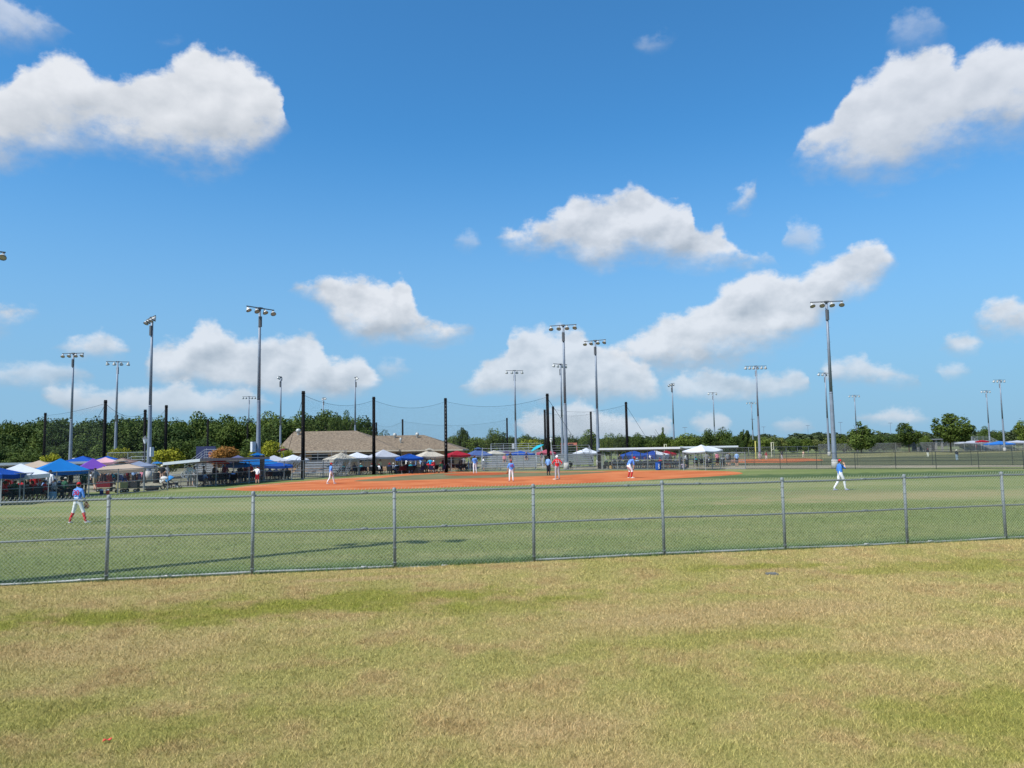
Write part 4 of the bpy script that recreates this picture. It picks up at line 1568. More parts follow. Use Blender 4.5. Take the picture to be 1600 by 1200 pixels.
def cloth(c, var=.05):
    key = tuple(round(x, 3) for x in c)
    if key not in CM_:
        m = mat('canopy_cloth_%d' % len(CM_), c, rough=.8, var=var, scale=3, spec=.15)
        n = NT(m.node_tree)
        b = n.n['Principled BSDF']
        tr = n.n.new('ShaderNodeBsdfTranslucent')
        tr.inputs[0].default_value = (*c, 1)
        mx = n.n.new('ShaderNodeMixShader')
        mx.inputs[0].default_value = 0.18
        n.l.new(b.outputs[0], mx.inputs[1])
        n.l.new(tr.outputs[0], mx.inputs[2])
        n.l.new(mx.outputs[0], n.n['Material Output'].inputs[0])
        CM_[key] = m
    return CM_[key]


M_frame = mat('canopy_frame', (0.42, 0.43, 0.44), rough=.4, metal=.4)
C_ROY = (0.012, 0.075, 0.36)
C_BLU = (0.008, 0.15, 0.45)
C_WHT = (0.60, 0.63, 0.69)
C_BEI = (0.50, 0.46, 0.38)
C_TAN = (0.46, 0.365, 0.285)
C_RED = (0.33, 0.012, 0.028)
C_GRY = (0.42, 0.44, 0.50)
C_SLA = (0.070, 0.12, 0.30)
C_PUR = (0.15, 0.06, 0.36)


def canopy(px, D, w, pk, ev, cols, yaw, label, val=.24, legs=True, vent=False, name='pop_up_canopy', w2=None, logo=False):
    cx = xat(px, D)
    zp, ze = A(px, pk, D).z, A(px, ev, D).z
    t = thing(name, label, 'canopy', (cx, D, 0), R(yaw), 'pop-up canopies around the field')
    w2 = w2 or w
    col = cols if isinstance(cols, list) else [cols] * 4
    N, K = 5, 6
    ring = []
    for s in range(4):
        b = MB()
        c0 = Vector(((-1, 1, 1, -1)[s] * w / 2, (-1, -1, 1, 1)[s] * w2 / 2, 0))
        c1 = Vector(((1, 1, -1, -1)[s] * w / 2, (-1, 1, 1, -1)[s] * w2 / 2, 0))
        g = []
        for i in range(N + 1):
            u = i / N
            for j in range(K + 1):
                v_ = j / K
                q = c0.lerp(c1, v_) * max(u, .02)
                z = zp - (zp - ze) * (u ** .93) - .07 * u * math.sin(math.pi * v_) + .02 * math.sin(5 * u + s * 2) * math.sin(math.pi * v_)
                g.append((q.x, q.y, z))
        for i in range(N):
            for j in range(K):
                a = i * (K + 1) + j
                b.add([g[a], g[a + K + 1], g[a + K + 2], g[a + 1]], [(0, 1, 2, 3)])
        b.build('canopy_panel', cloth(col[s]), t, True)
        b = MB()
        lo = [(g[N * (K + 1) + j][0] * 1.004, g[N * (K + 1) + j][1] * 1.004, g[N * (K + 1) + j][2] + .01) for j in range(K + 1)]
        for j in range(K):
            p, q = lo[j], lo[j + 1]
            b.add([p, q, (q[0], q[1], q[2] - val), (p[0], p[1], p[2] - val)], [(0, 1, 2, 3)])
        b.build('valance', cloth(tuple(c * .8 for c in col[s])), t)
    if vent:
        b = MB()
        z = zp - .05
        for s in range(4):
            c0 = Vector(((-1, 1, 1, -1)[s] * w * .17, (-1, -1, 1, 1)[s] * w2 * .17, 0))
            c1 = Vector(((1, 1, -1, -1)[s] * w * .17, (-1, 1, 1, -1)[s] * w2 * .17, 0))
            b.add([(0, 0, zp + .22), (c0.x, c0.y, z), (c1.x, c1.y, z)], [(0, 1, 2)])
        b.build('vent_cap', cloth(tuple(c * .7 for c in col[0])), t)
    if legs:
        lm = MB().box((0, 0, ze / 2 - .02), (.045, .045, ze - .05)).box((0, 0, ze * .62), (.06, .06, .1)).box((0, 0, .01), (.11, .11, .02)).mesh('leg', M_frame)
        for sx in (-1, 1):
            for sy in (-1, 1):
                link('leg', lm, t, (sx * (w / 2 - .06), sy * (w2 / 2 - .06), 0))
        for s in range(4):
            c0 = Vector(((-1, 1, 1, -1)[s] * (w / 2 - .07), (-1, -1, 1, 1)[s] * (w2 / 2 - .07), 0))
            c1 = Vector(((1, 1, -1, -1)[s] * (w / 2 - .07), (-1, 1, 1, -1)[s] * (w2 / 2 - .07), 0))
            b = MB()
            for h in (0, .5):
                p, q = c0.lerp(c1, h), c0.lerp(c1, h + .5)
                b.bar((p.x, p.y, ze - .08), (q.x, q.y, ze - .42), .012, n=4)
                b.bar((p.x, p.y, ze - .42), (q.x, q.y, ze - .08), .012, n=4)
            b.build('truss', M_frame, t)
    return t


canopy(-16, 43.5, 2.7, 727, 741, C_ROY, 8, 'royal blue canopy cut off by the left edge')
canopy(33, 46, 3.0, 724.5, 740, C_WHT, 32, 'white canopy at far left with red shirts beneath')
canopy(95, 52, 3.1, 716.5, 734.5, C_BLU, 38, 'bright blue canopy behind the outfielder in number thirty', logo=True)
canopy(190, 64, 3.6, 720.5, 732.5, C_TAN, 24, 'large tan canopy left of the left dugout', vent=True, w2=4.2)
canopy(62, 70, 3.2, 719.5, 729, C_TAN, 20, 'greyish tan canopy between the white and bright blue ones')
canopy(130, 82, 3.6, 712.5, 722, C_ROY, 10, 'dark blue canopy behind the purple one')
canopy(168, 84, 3.4, 712.5, 720, C_ROY, 30, 'dark blue canopy further right, partly hidden by the pink striped one')
canopy(146, 72, 2.6, 716, 731, C_PUR, 34, 'purple canopy with a steep peak')
canopy(165, 76, 2.4, 714.5, 721.5, [(0.62, 0.36, 0.40), (0.70, 0.66, 0.66), (0.62, 0.36, 0.40), (0.70, 0.66, 0.66)], 20, 'pink and white striped canopy next to the purple one', name='striped_canopy')
canopy(192, 80, 3.2, 715.5, 722, (0.19, 0.13, 0.12), 12, 'dark brown canopy peeking over the tan one')
canopy(218, 78, 3.0, 720.5, 727.5, (0.20, 0.24, 0.33), 20, 'grey-blue canopy at right behind the tan one')
canopy(372, 84, 3.2, 711.5, 719.5, (0.11, 0.12, 0.24), 22, 'dusky blue canopy above the left dugout roof')
canopy(402, 78, 4.2, 710.5, 724.5, C_BLU, 25, 'large bright blue canopy behind the left dugout', w2=3.0, vent=True)
canopy(436, 76, 2.6, 722.5, 727, C_ROY, 15, 'low royal blue canopy right of the large bright blue one')
canopy(370, 70, 2.3, 721.5, 725.5, C_BLU, 18, 'low blue canopy under the left dugout roof')
canopy(428, 86, 3.4, 711.5, 721, C_GRY, 30, 'grey-white canopy between the blue canopy and the bleacher')
canopy(458, 94, 2.9, 710.5, 718, C_WHT, 40, 'white canopy behind the thick black net pole')
canopy(533, 88, 3.1, 707, 717.5, C_BEI, 40, 'pale beige canopy left of the white one before the building')
canopy(558, 95, 3.0, 706.5, 714.5, C_WHT, 30, 'bright white canopy with open legs before the building')
canopy(599, 94, 3.2, 702.5, 713, C_GRY, 30, 'grey-blue canopy right of the net pole before the building')
canopy(639, 92, 2.7, 708.5, 715.5, C_ROY, 25, 'royal blue canopy over the dark table crowd')
canopy(671, 97, 3.1, 702.5, 712.5, C_BEI, 28, 'cream canopy behind the batter', vent=True)
canopy(714, 96, 2.6, 704, 710.5, C_RED, 25, 'bright red canopy right of the building')
canopy(747, 106, 3.1, 701, 710.5, C_SLA, 20, 'slate blue canopy above the pitcher', vent=True)
canopy(772, 115, 2.7, 703.5, 709, C_BEI, 35, 'beige canopy behind the home plate bleachers')
canopy(791, 118, 2.2, 704, 708.5, (0.09, 0.07, 0.14), 10, 'dark purple-grey canopy behind the home plate bleachers')
canopy(813, 112, 3.3, 704.5, 709.5, C_ROY, 20, 'blue canopy behind the right half of the home plate bleachers')
canopy(853, 110, 2.2, 702.5, 707.5, (0.42, 0.09, 0.13), 20, 'pinkish red canopy by the tallest net pole')
canopy(916, 112, 2.9, 700, 707.5, C_WHT, 25, 'pale grey canopy between the two thick central light poles')
canopy(990, 97.5, 2.9, 704.0, 711.0, C_ROY, 10, 'royal blue canopy under the right dugout roof', val=.5)
canopy(1022, 98, 2.7, 703.5, 710, [(0.75, .75, .78), (0.45, 0.02, 0.03), (0.02, 0.06, 0.3), (0.02, 0.06, 0.3)], 42, 'red white and blue star canopy under the right dugout roof', val=.55, name='striped_canopy')
canopy(1041, 99, 1.9, 704, 708.5, C_RED, 12, 'small red canopy edge at the right end of the star canopy')
canopy(1096, 86, 3.0, 695, 704.5, C_WHT, 42, 'bright white canopy standing open in front of the second dugout', val=.12)
canopy(1106, 96, 2.6, 697, 702.5, C_WHT, 12, 'white canopy edge just behind the bright white open one', val=.15)
canopy(1562, 200, 5.0, 689, 693.5, (0.03, 0.16, 0.5), 10, 'far blue canopy near the right edge')
canopy(1520, 205, 7.5, 688.5, 691.5, C_GRY, 5, 'far long white shade roof near the right edge', w2=4)
canopy(1590, 205, 6.0, 688.0, 691, C_GRY, 5, 'far white shade roof cut by the right edge', w2=4)
canopy(1535, 198, 2.2, 687.5, 689.5, C_RED, 5, 'tiny far red shade top near the right edge')


# ---------------------------------------------------------------- umbrellas
def umbrella(p, r, tilt, yaw, c1, c2, label, hold=2.0):
    t = thing('umbrella', label, 'umbrella', p, R(yaw))
    Mt = Matrix.Translation((0, 0, hold)) @ Matrix.Rotation(R(tilt), 4, 'Y')
    for s in range(8):
        b = MB()
        rows = []
        for i in range(5):
            u = i / 4
            for j in range(3):
                a = (s + j / 2) * math.pi / 4
                rr_ = r * math.sin(u * 1.15) / math.sin(1.15) * (1 - .04 * (j == 1) * u)
                rows.append(Mt @ Vector((rr_ * math.cos(a), rr_ * math.sin(a), r * .45 * (math.cos(u * 1.3) - 1))))
        for i in range(4):
            for j in range(2):
                a = i * 3 + j
                b.add([rows[a], rows[a + 3], rows[a + 4], rows[a + 1]], [(0, 1, 2, 3)])
        b.build('panel', cloth(c1 if s % 2 else c2), t, True)
    b = MB()
    b.bar(Mt @ Vector((0, 0, .12)), Mt @ Vector((0, 0, -hold * .85)), .018, n=6)
    b.build('shaft', M_frame, t)
    b = MB()
    for s in range(8):
        a = s * math.pi / 4
        b.bar(Mt @ Vector((0, 0, -.02)), Mt @ Vector((r * .98 * math.cos(a), r * .98 * math.sin(a), -r * .33)), .008, n=3)
    b.build('ribs', M_frame, t)


q = A(838, 697, 100)
umbrella((q.x, 100, q.z - 1.5), .95, -28, 0, (0.02, 0.38, 0.50), (0.02, 0.42, 0.54), 'tilted teal umbrella above the home plate bleachers', 1.5)
q = A(441, 701, 88)
umbrella((q.x, 88, q.z - 1.2), .70, -12, 0, (0.018, 0.018, 0.03), (0.13, 0.02, 0.02), 'dark red and black umbrella by the left bleacher', 1.2)
q = A(341, 724, 69)
umbrella((q.x, 69, 0), 1.05, 3, 0, (0.55, 0.03, 0.06), (0.55, 0.03, 0.06), 'red umbrella under the left dugout roof', q.z + .35)
q = A(246, 723, 78)
umbrella((q.x, 78, 0), .55, 0, 0, (0.02, 0.12, 0.35), (0.02, 0.18, 0.42), 'small blue umbrella beside the yellow-green tree', q.z + .1)

# ---------------------------------------------------------------- signs, frames, foul poles
M_coral = mat('coral_paint', (0.55, 0.17, 0.11), rough=.6)
for (pxa, pxb, yt, D, lab) in ((877, 901, 692, 150, 'salmon coloured scoreboard frame between the central light poles'),):
    a, c = A(pxa, yt, D), A(pxb, yt, D)
    t = thing('scoreboard', lab, 'scoreboard', ((a.x + c.x) / 2, D, 0))
    w = c.x - a.x
    MB().box((-w / 2, 0, a.z / 2), (.16, .16, a.z)).build('post', M_coral, t)
    MB().box((w / 2, 0, a.z / 2), (.16, .16, a.z)).build('post', M_coral, t)
    MB().box((0, -.1, a.z - .28), (w, .12, .5)).build('panel', M_coral, t)
    MB().box((.35, -.17, a.z - .28), (1.0, .03, .22)).box((-.7, -.17, a.z - .28), (.5, .03, .22)).build('display', M_dark, t)
M_yel = mat('yellow_paint', (0.62, 0.56, 0.16), rough=.5)
M_cream = mat('cream_paint', (0.62, 0.58, 0.44), rough=.5)
for (px, yt, D, m_, lab) in ((1180, 689, 150, M_yel, 'yellow foul pole beside the six-lamp light pole'), (1205, 691, 165, M_cream, 'cream foul pole with a wing screen before the flowering shrubs'),
                             (1038, 694, 160, M_cream, 'cream foul pole top showing over the right dugout')):
    tp = A(px, yt, D)
    t = thing('foul_pole', lab, 'foul pole', (tp.x, D, 0))
    MB().bar((0, 0, 0), (0, 0, tp.z), .10, n=8).build('pole', m_, t)
    if m_ is M_cream:
        MB().bar((.45, 0, tp.z - 1.6), (.45, 0, tp.z), .05, n=6).bar((0, 0, tp.z - .05), (.45, 0, tp.z - .05), .05, n=6).bar((0, 0, tp.z - 1.55), (.45, 0, tp.z - 1.55), .05, n=6).build('wing', m_, t)
# grey open shelter and small buildings far right
a, c = A(1433, 687, 232), A(1462, 687, 232)
t = thing('shelter', 'dark grey flat roofed shelter left of the big round tree', 'shelter', ((a.x + c.x) / 2, 232, 0))
w = c.x - a.x
MB().box((0, 0, a.z), (w + 3.2, 5, .35)).build('roof', M_roofg, t)
for i in range(5):
    MB().box((-w / 2 - .8 + (w + 1.6) * i / 4, -1.8, a.z / 2), (.5, .5, a.z)).build('pillar', mat('shelter_pillar', (.28, .27, .25)), t)
MB().box((0, 1.8, a.z / 2), (w + 1.5, .3, a.z - .2)).build('back_wall', M_dark, t)
a = A(1378, 684, 236)
t = thing('sign_board', 'pale upright board on posts between the conical and round trees', 'sign', (a.x, 236, 0))
MB().box((0, 0, a.z - 1.2), (1.5, .15, 2.4)).build('panel', mat('pale_board', (.42, .43, .44)), t)
MB().bar((-.6, .1, 0), (-.6, .1, a.z), .07).build('post', M_gpost, t)
MB().bar((.6, .1, 0), (.6, .1, a.z), .07).build('post', M_gpost, t)
# ---------------------------------------------------------------- people
SK1, SK2, SK3 = (0.48, 0.27, 0.18), (0.60, 0.36, 0.25), (0.16, 0.085, 0.05)
PM = {}


def pm(col, kind='cloth'):
    k = (kind,) + tuple(round(c, 3) for c in col)
    if k not in PM:
        PM[k] = mat('%s_%d' % (kind, len(PM)), col, rough=.8 if kind == 'cloth' else .55, var=.08, scale=14, spec=.2)
    return PM[k]


M_eye = mat('eye_dark', (.02, .015, .012), rough=.3)
BASE = dict(pelvis=(0, 0, .95), waist=(0, 0, 1.10), chest=(0, 0.0, 1.32), neck=(0, .0, 1.47), head=(0, .02, 1.62),
            shL=(-.17, 0, 1.41), elL=(-.235, -.02, 1.13), wrL=(-.25, .04, .89), haL=(-.25, .07, .80),
            shR=(.17, 0, 1.41), elR=(.235, -.02, 1.13), wrR=(.25, .04, .89), haR=(.25, .07, .80),
            hiL=(-.095, 0, .90), knL=(-.105, .02, .50), anL=(-.11, -.02, .085), toL=(-.12, .14, .035),
            hiR=(.095, 0, .90), knR=(.105, .02, .50), anR=(.11, -.02, .085), toR=(.12, .14, .035))
RAD = dict(pelvis=(.170, .120), waist=(.155, .115), chest=(.180, .125), neck=(.055, .055), shL=.074, elL=.052, wrL=.031, shR=.074, elR=.052, wrR=.031,
           hiL=.104, knL=.076, anL=.048, toL=.036, hiR=.104, knR=.076, anR=.048, toR=.036)
EDGES = [('pelvis', 'waist'), ('waist', 'chest'), ('chest', 'neck'), ('chest', 'shL'), ('shL', 'elL'), ('elL', 'wrL'), ('chest', 'shR'), ('shR', 'elR'), ('elR', 'wrR'),
         ('pelvis', 'hiL'), ('hiL', 'knL'), ('knL', 'anL'), ('anL', 'toL'), ('pelvis', 'hiR'), ('hiR', 'knR'), ('knR', 'anR'), ('anR', 'toR')]
REG = {('pelvis', 'waist'): 1, ('waist', 'chest'): 1, ('chest', 'neck'): 1, ('chest', 'shL'): 1, ('chest', 'shR'): 1, ('shL', 'elL'): 1, ('shR', 'elR'): 1, ('elL', 'wrL'): 0, ('elR', 'wrR'): 0,
       ('pelvis', 'hiL'): 2, ('pelvis', 'hiR'): 2, ('hiL', 'knL'): 2, ('hiR', 'knR'): 2, ('knL', 'anL'): 3, ('knR', 'anR'): 3, ('anL', 'toL'): 4, ('anR', 'toR'): 4}
POSES = {
    'stand': {},
    'stand2': dict(elL=(-.25, .02, 1.15), wrL=(-.17, .2, 1.05), haL=(-.11, .25, 1.07), anR=(.16, .04, .085), toR=(.2, .19, .035), knR=(.13, .05, .5)),
    'glove': dict(anL=(-.15, -.02, .085), toL=(-.19, .13, .035), knL=(-.13, .01, .5), anR=(.15, -.02, .085), toR=(.19, .13, .035), knR=(.13, .01, .5),
                  elL=(-.27, -.03, 1.13), wrL=(-.29, .06, .90), haL=(-.29, .1, .82)),
    'hips': dict(elL=(-.37, -.08, 1.18), wrL=(-.20, .06, 1.03), haL=(-.145, .10, 1.0), elR=(.37, -.08, 1.18), wrR=(.20, .06, 1.03), haR=(.145, .10, 1.0),
                 anL=(-.14, -.02, .085), toL=(-.17, .13, .035), anR=(.14, -.02, .085), toR=(.17, .13, .035)),
    'walk': dict(knR=(.10, .17, .52), anR=(.10, .24, .095), toR=(.10, .40, .05), knL=(-.10, -.05, .50), anL=(-.10, -.30, .13), toL=(-.10, -.17, .04),
                 elR=(.24, -.12, 1.16), wrR=(.25, -.08, .92), haR=(.25, -.04, .84), elL=(-.23, .06, 1.14), wrL=(-.22, .22, .96), haL=(-.21, .28, .90)),
    'wide': dict(knL=(-.21, .02, .50), anL=(-.33, -.06, .085), toL=(-.37, .09, .035), knR=(.22, .06, .50), anR=(.36, .02, .085), toR=(.46, .14, .035),
                 elR=(.27, .0, 1.13), wrR=(.30, .08, .90), haR=(.30, .12, .82), elL=(-.27, .05, 1.16), wrL=(-.13, .23, 1.08), haL=(-.08, .28, 1.10)),
    'point': dict(shL=(-.19, .02, 1.42), elL=(-.42, .12, 1.30), wrL=(-.66, .20, 1.24), haL=(-.75, .24, 1.22), anR=(.15, .03, .085), toR=(.18, .18, .035)),
    'lean': dict(pelvis=(0, -.14, .86), waist=(0, -.05, 1.00), chest=(0, .13, 1.14), neck=(0, .25, 1.22), head=(0, .36, 1.30), shL=(-.18, .15, 1.20), shR=(.18, .15, 1.20),
                 elL=(-.25, .16, .92), wrL=(-.17, .17, .66), haL=(-.14, .16, .58), elR=(.25, .16, .92), wrR=(.17, .17, .66), haR=(.14, .16, .58),
                 hiL=(-.10, -.13, .82), knL=(-.16, .07, .48), anL=(-.19, -.04, .085), toL=(-.24, .11, .035), hiR=(.10, -.13, .82), knR=(.16, .07, .48), anR=(.19, -.04, .085), toR=(.24, .11, .035)),
    'face': dict(knR=(.10, .17, .52), anR=(.10, .22, .09), toR=(.10, .38, .04), knL=(-.10, -.08, .50), anL=(-.10, -.36, .12), toL=(-.10, -.23, .04),
                 elR=(.22, .20, 1.22), wrR=(.10, .24, 1.45), haR=(.05, .20, 1.54), elL=(-.24, -.04, 1.13), wrL=(-.25, .05, .90), haL=(-.25, .09, .82)),
    'bat': dict(elR=(.30, .10, 1.32), wrR=(.22, .26, 1.42), haR=(.18, .27, 1.48), elL=(-.05, .26, 1.24), wrL=(.14, .28, 1.36), haL=(.17, .28, 1.40),
                knL=(-.20, .08, .48), anL=(-.24, .0, .085), toL=(-.26, .16, .035), knR=(.20, .08, .48), anR=(.24, 0, .085), toR=(.26, .16, .035),
                hiL=(-.10, -.04, .82), hiR=(.10, -.04, .82), pelvis=(0, -.04, .87), waist=(0, -.01, 1.03), chest=(0, .05, 1.26), neck=(0, .08, 1.40), head=(-.02, .12, 1.54), shL=(-.15, .1, 1.35), shR=(.17, .03, 1.36)),
    'sit': dict(pelvis=(0, 0, .52), waist=(0, -.02, .68), chest=(0, -.02, .90), neck=(0, .0, 1.05), head=(0, .04, 1.19), shL=(-.17, -.02, .99), shR=(.17, -.02, .99),
                elL=(-.24, .02, .72), wrL=(-.17, .24, .62), haL=(-.14, .31, .60), elR=(.24, .02, .72), wrR=(.17, .24, .62), haR=(.14, .31, .60),
                hiL=(-.10, .02, .50), knL=(-.14, .43, .50), anL=(-.14, .42, .085), toL=(-.16, .58, .035), hiR=(.10, .02, .50), knR=(.14, .43, .50), anR=(.14, .42, .085), toR=(.16, .58, .035)),
    'sit2': dict(pelvis=(0, 0, .52), waist=(0, .03, .67), chest=(0, .12, .88), neck=(0, .18, 1.02), head=(0, .25, 1.14), shL=(-.17, .13, .97), shR=(.17, .13, .97),
                 elL=(-.25, .26, .74), wrL=(-.10, .42, .64), haL=(-.04, .46, .62), elR=(.25, .26, .74), wrR=(.10, .42, .64), haR=(.04, .46, .62),
                 hiL=(-.10, .02, .50), knL=(-.17, .42, .50), anL=(-.20, .35, .085), toL=(-.23, .50, .035), hiR=(.10, .02, .50), knR=(.17, .42, .50), anR=(.14, .50, .085), toR=(.15, .66, .035)),
}


def hand(b, wr, ha, side):
    """palm, four unequal bent fingers and a thumb leaving the side of the palm"""
    wr, ha = Vector(wr), Vector(ha)
    d = (ha - wr).normalized()
    s_ = d.cross(Vector((1, 0, 0)))
    s_ = s_.normalized() if s_.length > .1 else Vector((0, 1, 0))
    nn = d.cross(s_)
    M = Matrix((s_, nn, d)).transposed()
    b.ell(wr + d * .055, (.042, .020, .055), 6, 5, M)
    inn = nn * (-side)
    for k, ln in enumerate((.062, .074, .069, .054)):
        p = wr + d * .09 + s_ * (.030 - .020 * k)
        q = p + d * ln * .55 + inn * .008
        e = q + d * ln * .40 + inn * .026
        b.bar(p, q, .0095, .0088, 4)
        b.bar(q, e, .0088, .0068, 4)
    p = wr + d * .035 + s_ * .036
    q = p + d * .030 + s_ * .026 + inn * .006
    b.bar(p, q, .0115, .010, 4)
    b.bar(q, q + d * .030 + s_ * .006 + inn * .012, .010, .008, 4)


def body_mesh(pose):
    J = dict(BASE)
    J.update(POSES[pose])
    J = {k: Vector(v) for k, v in J.items()}
    names = [k for k in J if k in RAD]
    vs = [J[k] for k in names]
    ix = {k: i for i, k in enumerate(names)}
    es = [(ix[a], ix[c]) for a, c in EDGES]
    # head end of the neck
    vs.append(J['neck'].lerp(J['head'], .55))
    es.append((ix['neck'], len(vs) - 1))
    me = bpy.data.meshes.new('tmp')
    me.from_pydata(vs, es, [])
    ob = bpy.data.objects.new('tmp', me)
    COL.objects.link(ob)
    md = ob.modifiers.new('s', 'SKIN')
    md.use_smooth_shade = True
    ob.modifiers.new('u', 'SUBSURF').levels = 1
    sv = me.skin_vertices[0].data
    for i, k in enumerate(names):
        r = RAD[k]
        sv[i].radius = r if isinstance(r, tuple) else (r, r)
    sv[len(vs) - 1].radius = (.055, .055)
    sv[ix['pelvis']].use_root = True
    dg = bpy.context.evaluated_depsgraph_get()
    em = bpy.data.meshes.new_from_object(ob.evaluated_get(dg))
    bpy.data.objects.remove(ob)
    b = MB()
    V = [v.co.copy() for v in em.vertices]
    F_ = [tuple(p.vertices) for p in em.polygons]
    bpy.data.meshes.remove(em)
    b.add(V, F_)
    segs = [(J[a], J[c], REG[(a, c)], (RAD[a] if not isinstance(RAD[a], tuple) else RAD[a][0])) for a, c in EDGES]
    segs.append((J['neck'], J['head'], 0, .05))
    for fi, f in enumerate(b.f):
        c = sum((Vector(b.v[i]) for i in f), Vector()) / len(f)
        best, br = 9, 0
        for a, e, rg, rd in segs:
            d = e - a
            t = max(0, min(1, (c - a).dot(d) / d.dot(d)))
            q = (c - a - d * t).length - rd * .8
            if rg == 1 and d.length > .2 and t > .75 and abs(a.x) > .1 and False:
                continue
            if q < best:
                best, br = q, rg
                if rg == 0 and (a - J['neck']).length < 1e-6 and t < .25:
                    br = 1
        b.mi[fi] = br
    hd = J['head']
    b.cur = 0
    b.ell(hd, (.076, .094, .112), 12, 9)
    b.bar(hd + Vector((0, .085, .012)), hd + Vector((0, .108, -.018)), .010, .016, 5)      # nose
    for s_ in (-1, 1):
        b.ell(hd + Vector((s_ * .077, -.005, -.005)), (.012, .02, .032), 6, 4)
    b.box(hd + Vector((0, .088, -.052)), (.045, .014, .010))                              # mouth
    b.cur = 5
    for s_ in (-1, 1):
        b.ell(hd + Vector((s_ * .030, .082, .012)), (.012, .010, .008), 6, 4)
    b.cur = 0
    hand(b, J['wrL'], J['haL'], -1)
    hand(b, J['wrR'], J['haR'], 1)
    # shoes: soles under the feet
    b.cur = 4
    for s_ in 'LR':
        a, c = J['an' + s_], J['to' + s_]
        d = (c - a); d.z = 0
        ang = math.atan2(d.y, d.x) - math.pi / 2
        m_ = (a + c) / 2 + d.normalized() * .02
        b.box((m_.x, m_.y, c.z - .012), (.085, .27, .035), ang)
    return b.mesh('body', [None] * 6, True), J


BODY = {}
HP = {}


def head_parts(kind):
    if kind in HP:
        return HP[kind]
    b = MB()
    if kind == 'hair':
        b.ell((0, -.016, .022), (.086, .096, .108), 12, 8)
        b.v = [(x, y, max(z, -.055 if y < .02 else .045)) for x, y, z in b.v]
    elif kind == 'long_hair':
        b.ell((0, -.018, .02), (.090, .098, .110), 12, 8)
        b.v = [(x, y, max(z, -.06 if y < .02 else .045)) for x, y, z in b.v]
        b.bar((0, -.07, .02), (0, -.085, -.20), .075, .045, 8)
    elif kind == 'cap':
        b.ell((0, -.004, .030), (.088, .104, .100), 14, 8)
        b.v = [(x, y, max(z, .022)) for x, y, z in b.v]
        b.add([(-.062, .075, .030), (.062, .075, .030), (.055, .16, .018), (0, .178, .020), (-.055, .16, .018),
               (-.062, .075, .022), (.062, .075, .022), (.055, .16, .010), (0, .178, .012), (-.055, .16, .010)], [(0, 1, 2, 3, 4), (9, 8, 7, 6, 5), (1, 6, 7, 2), (2, 7, 8, 3), (3, 8, 9, 4), (4, 9, 5, 0)])
    elif kind == 'helmet':
        b.ell((0, -.005, .025), (.108, .122, .118), 14, 9)
        b.v = [(x, y, max(z, -.07 if y < .03 else .03)) for x, y, z in b.v]
        b.box((0, .135, .032), (.13, .07, .012))
    elif kind == 'hat':
        b.lathe([(.001, .15), (.06, .145), (.088, .12), (.092, .03), (.19, .015), (.19, .008), (.09, .02)], Matrix.Translation((0, -.005, 0)), 14)
    HP[kind] = b
    return b


TMESH = {}


def number_mesh(s_, size):
    k = (s_, size)
    if k not in TMESH:
        cu = bpy.data.curves.new('num', 'FONT')
        cu.body = s_
        cu.size = size
        cu.align_x = 'CENTER'
        cu.align_y = 'CENTER'
        cu.extrude = .003
        cu.offset = .006
        ob = bpy.data.objects.new('tmp', cu)
        COL.objects.link(ob)
        me = bpy.data.meshes.new_from_object(ob.evaluated_get(bpy.context.evaluated_depsgraph_get()))
        bpy.data.objects.remove(ob)
        TMESH[k] = me
    return TMESH[k]


def person(loc, yaw, h, pose, label, shirt, pants, skin=SK1, socks=None, shoes=(.05, .05, .055), head='hair', hc=(.04, .025, .015), number=None, nc=(.5, .02, .05), group=None, z=0.0):
    """yaw 0 faces away from the camera"""
    if pose not in BODY:
        BODY[pose] = body_mesh(pose)
    me, J = BODY[pose]
    k = h / 1.75
    t = thing('person', label, 'person', (loc[0], loc[1], z), R(yaw), group)
    t.scale = (k, k, k)
    o = link('body', me, t)
    for i, m_ in enumerate((pm(skin, 'skin'), pm(shirt), pm(pants), pm(socks) if socks else pm(pants), pm(shoes), M_eye)):
        o.material_slots[i].link = 'OBJECT'
        o.material_slots[i].material = m_
    if head in ('cap', 'helmet', 'hat'):
        hk = ('hm', 'hair')
        if hk not in HP:
            HP[hk] = head_parts('hair').mesh('hair', [None], True)
        q = link('hair', HP[hk], t, J['head'])
        q.scale = (.985, .985, .97)
        q.material_slots[0].link = 'OBJECT'
        q.material_slots[0].material = pm((.05, .03, .02))
    hk = ('hm', head)
    if hk not in HP:
        HP[hk] = head_parts(head).mesh(head, [None], head not in ())
    q = link({'hair': 'hair', 'long_hair': 'hair'}.get(head, head), HP[hk], t, J['head'])
    q.material_slots[0].link = 'OBJECT'
    q.material_slots[0].material = pm(hc)
    if number:
        nm = number_mesh(number, .30)
        bk = J['chest'].lerp(J['waist'], .22)
        q = link('jersey_number', nm, t, (bk.x, bk.y - .142, bk.z + .02))
        q.rotation_euler = (R(90), 0, 0)
        if not nm.materials:
            nm.materials.append(None)
        q.material_slots[0].link = 'OBJECT'
        q.material_slots[0].material = pm(nc)
    t['_j'] = 0
    del t['_j']
    return t, J, k


def in_world(t, p):
    k = t.scale[0]
    c, s_ = math.cos(t.rotation_euler.z), math.sin(t.rotation_euler.z)
    return Vector((t.location.x + k * (p[0] * c - p[1] * s_), t.location.y + k * (p[0] * s_ + p[1] * c), t.location.z + k * p[2]))


M_leather = mat('glove_leather', (.16, .065, .022), rough=.55, var=.25, scale=12)


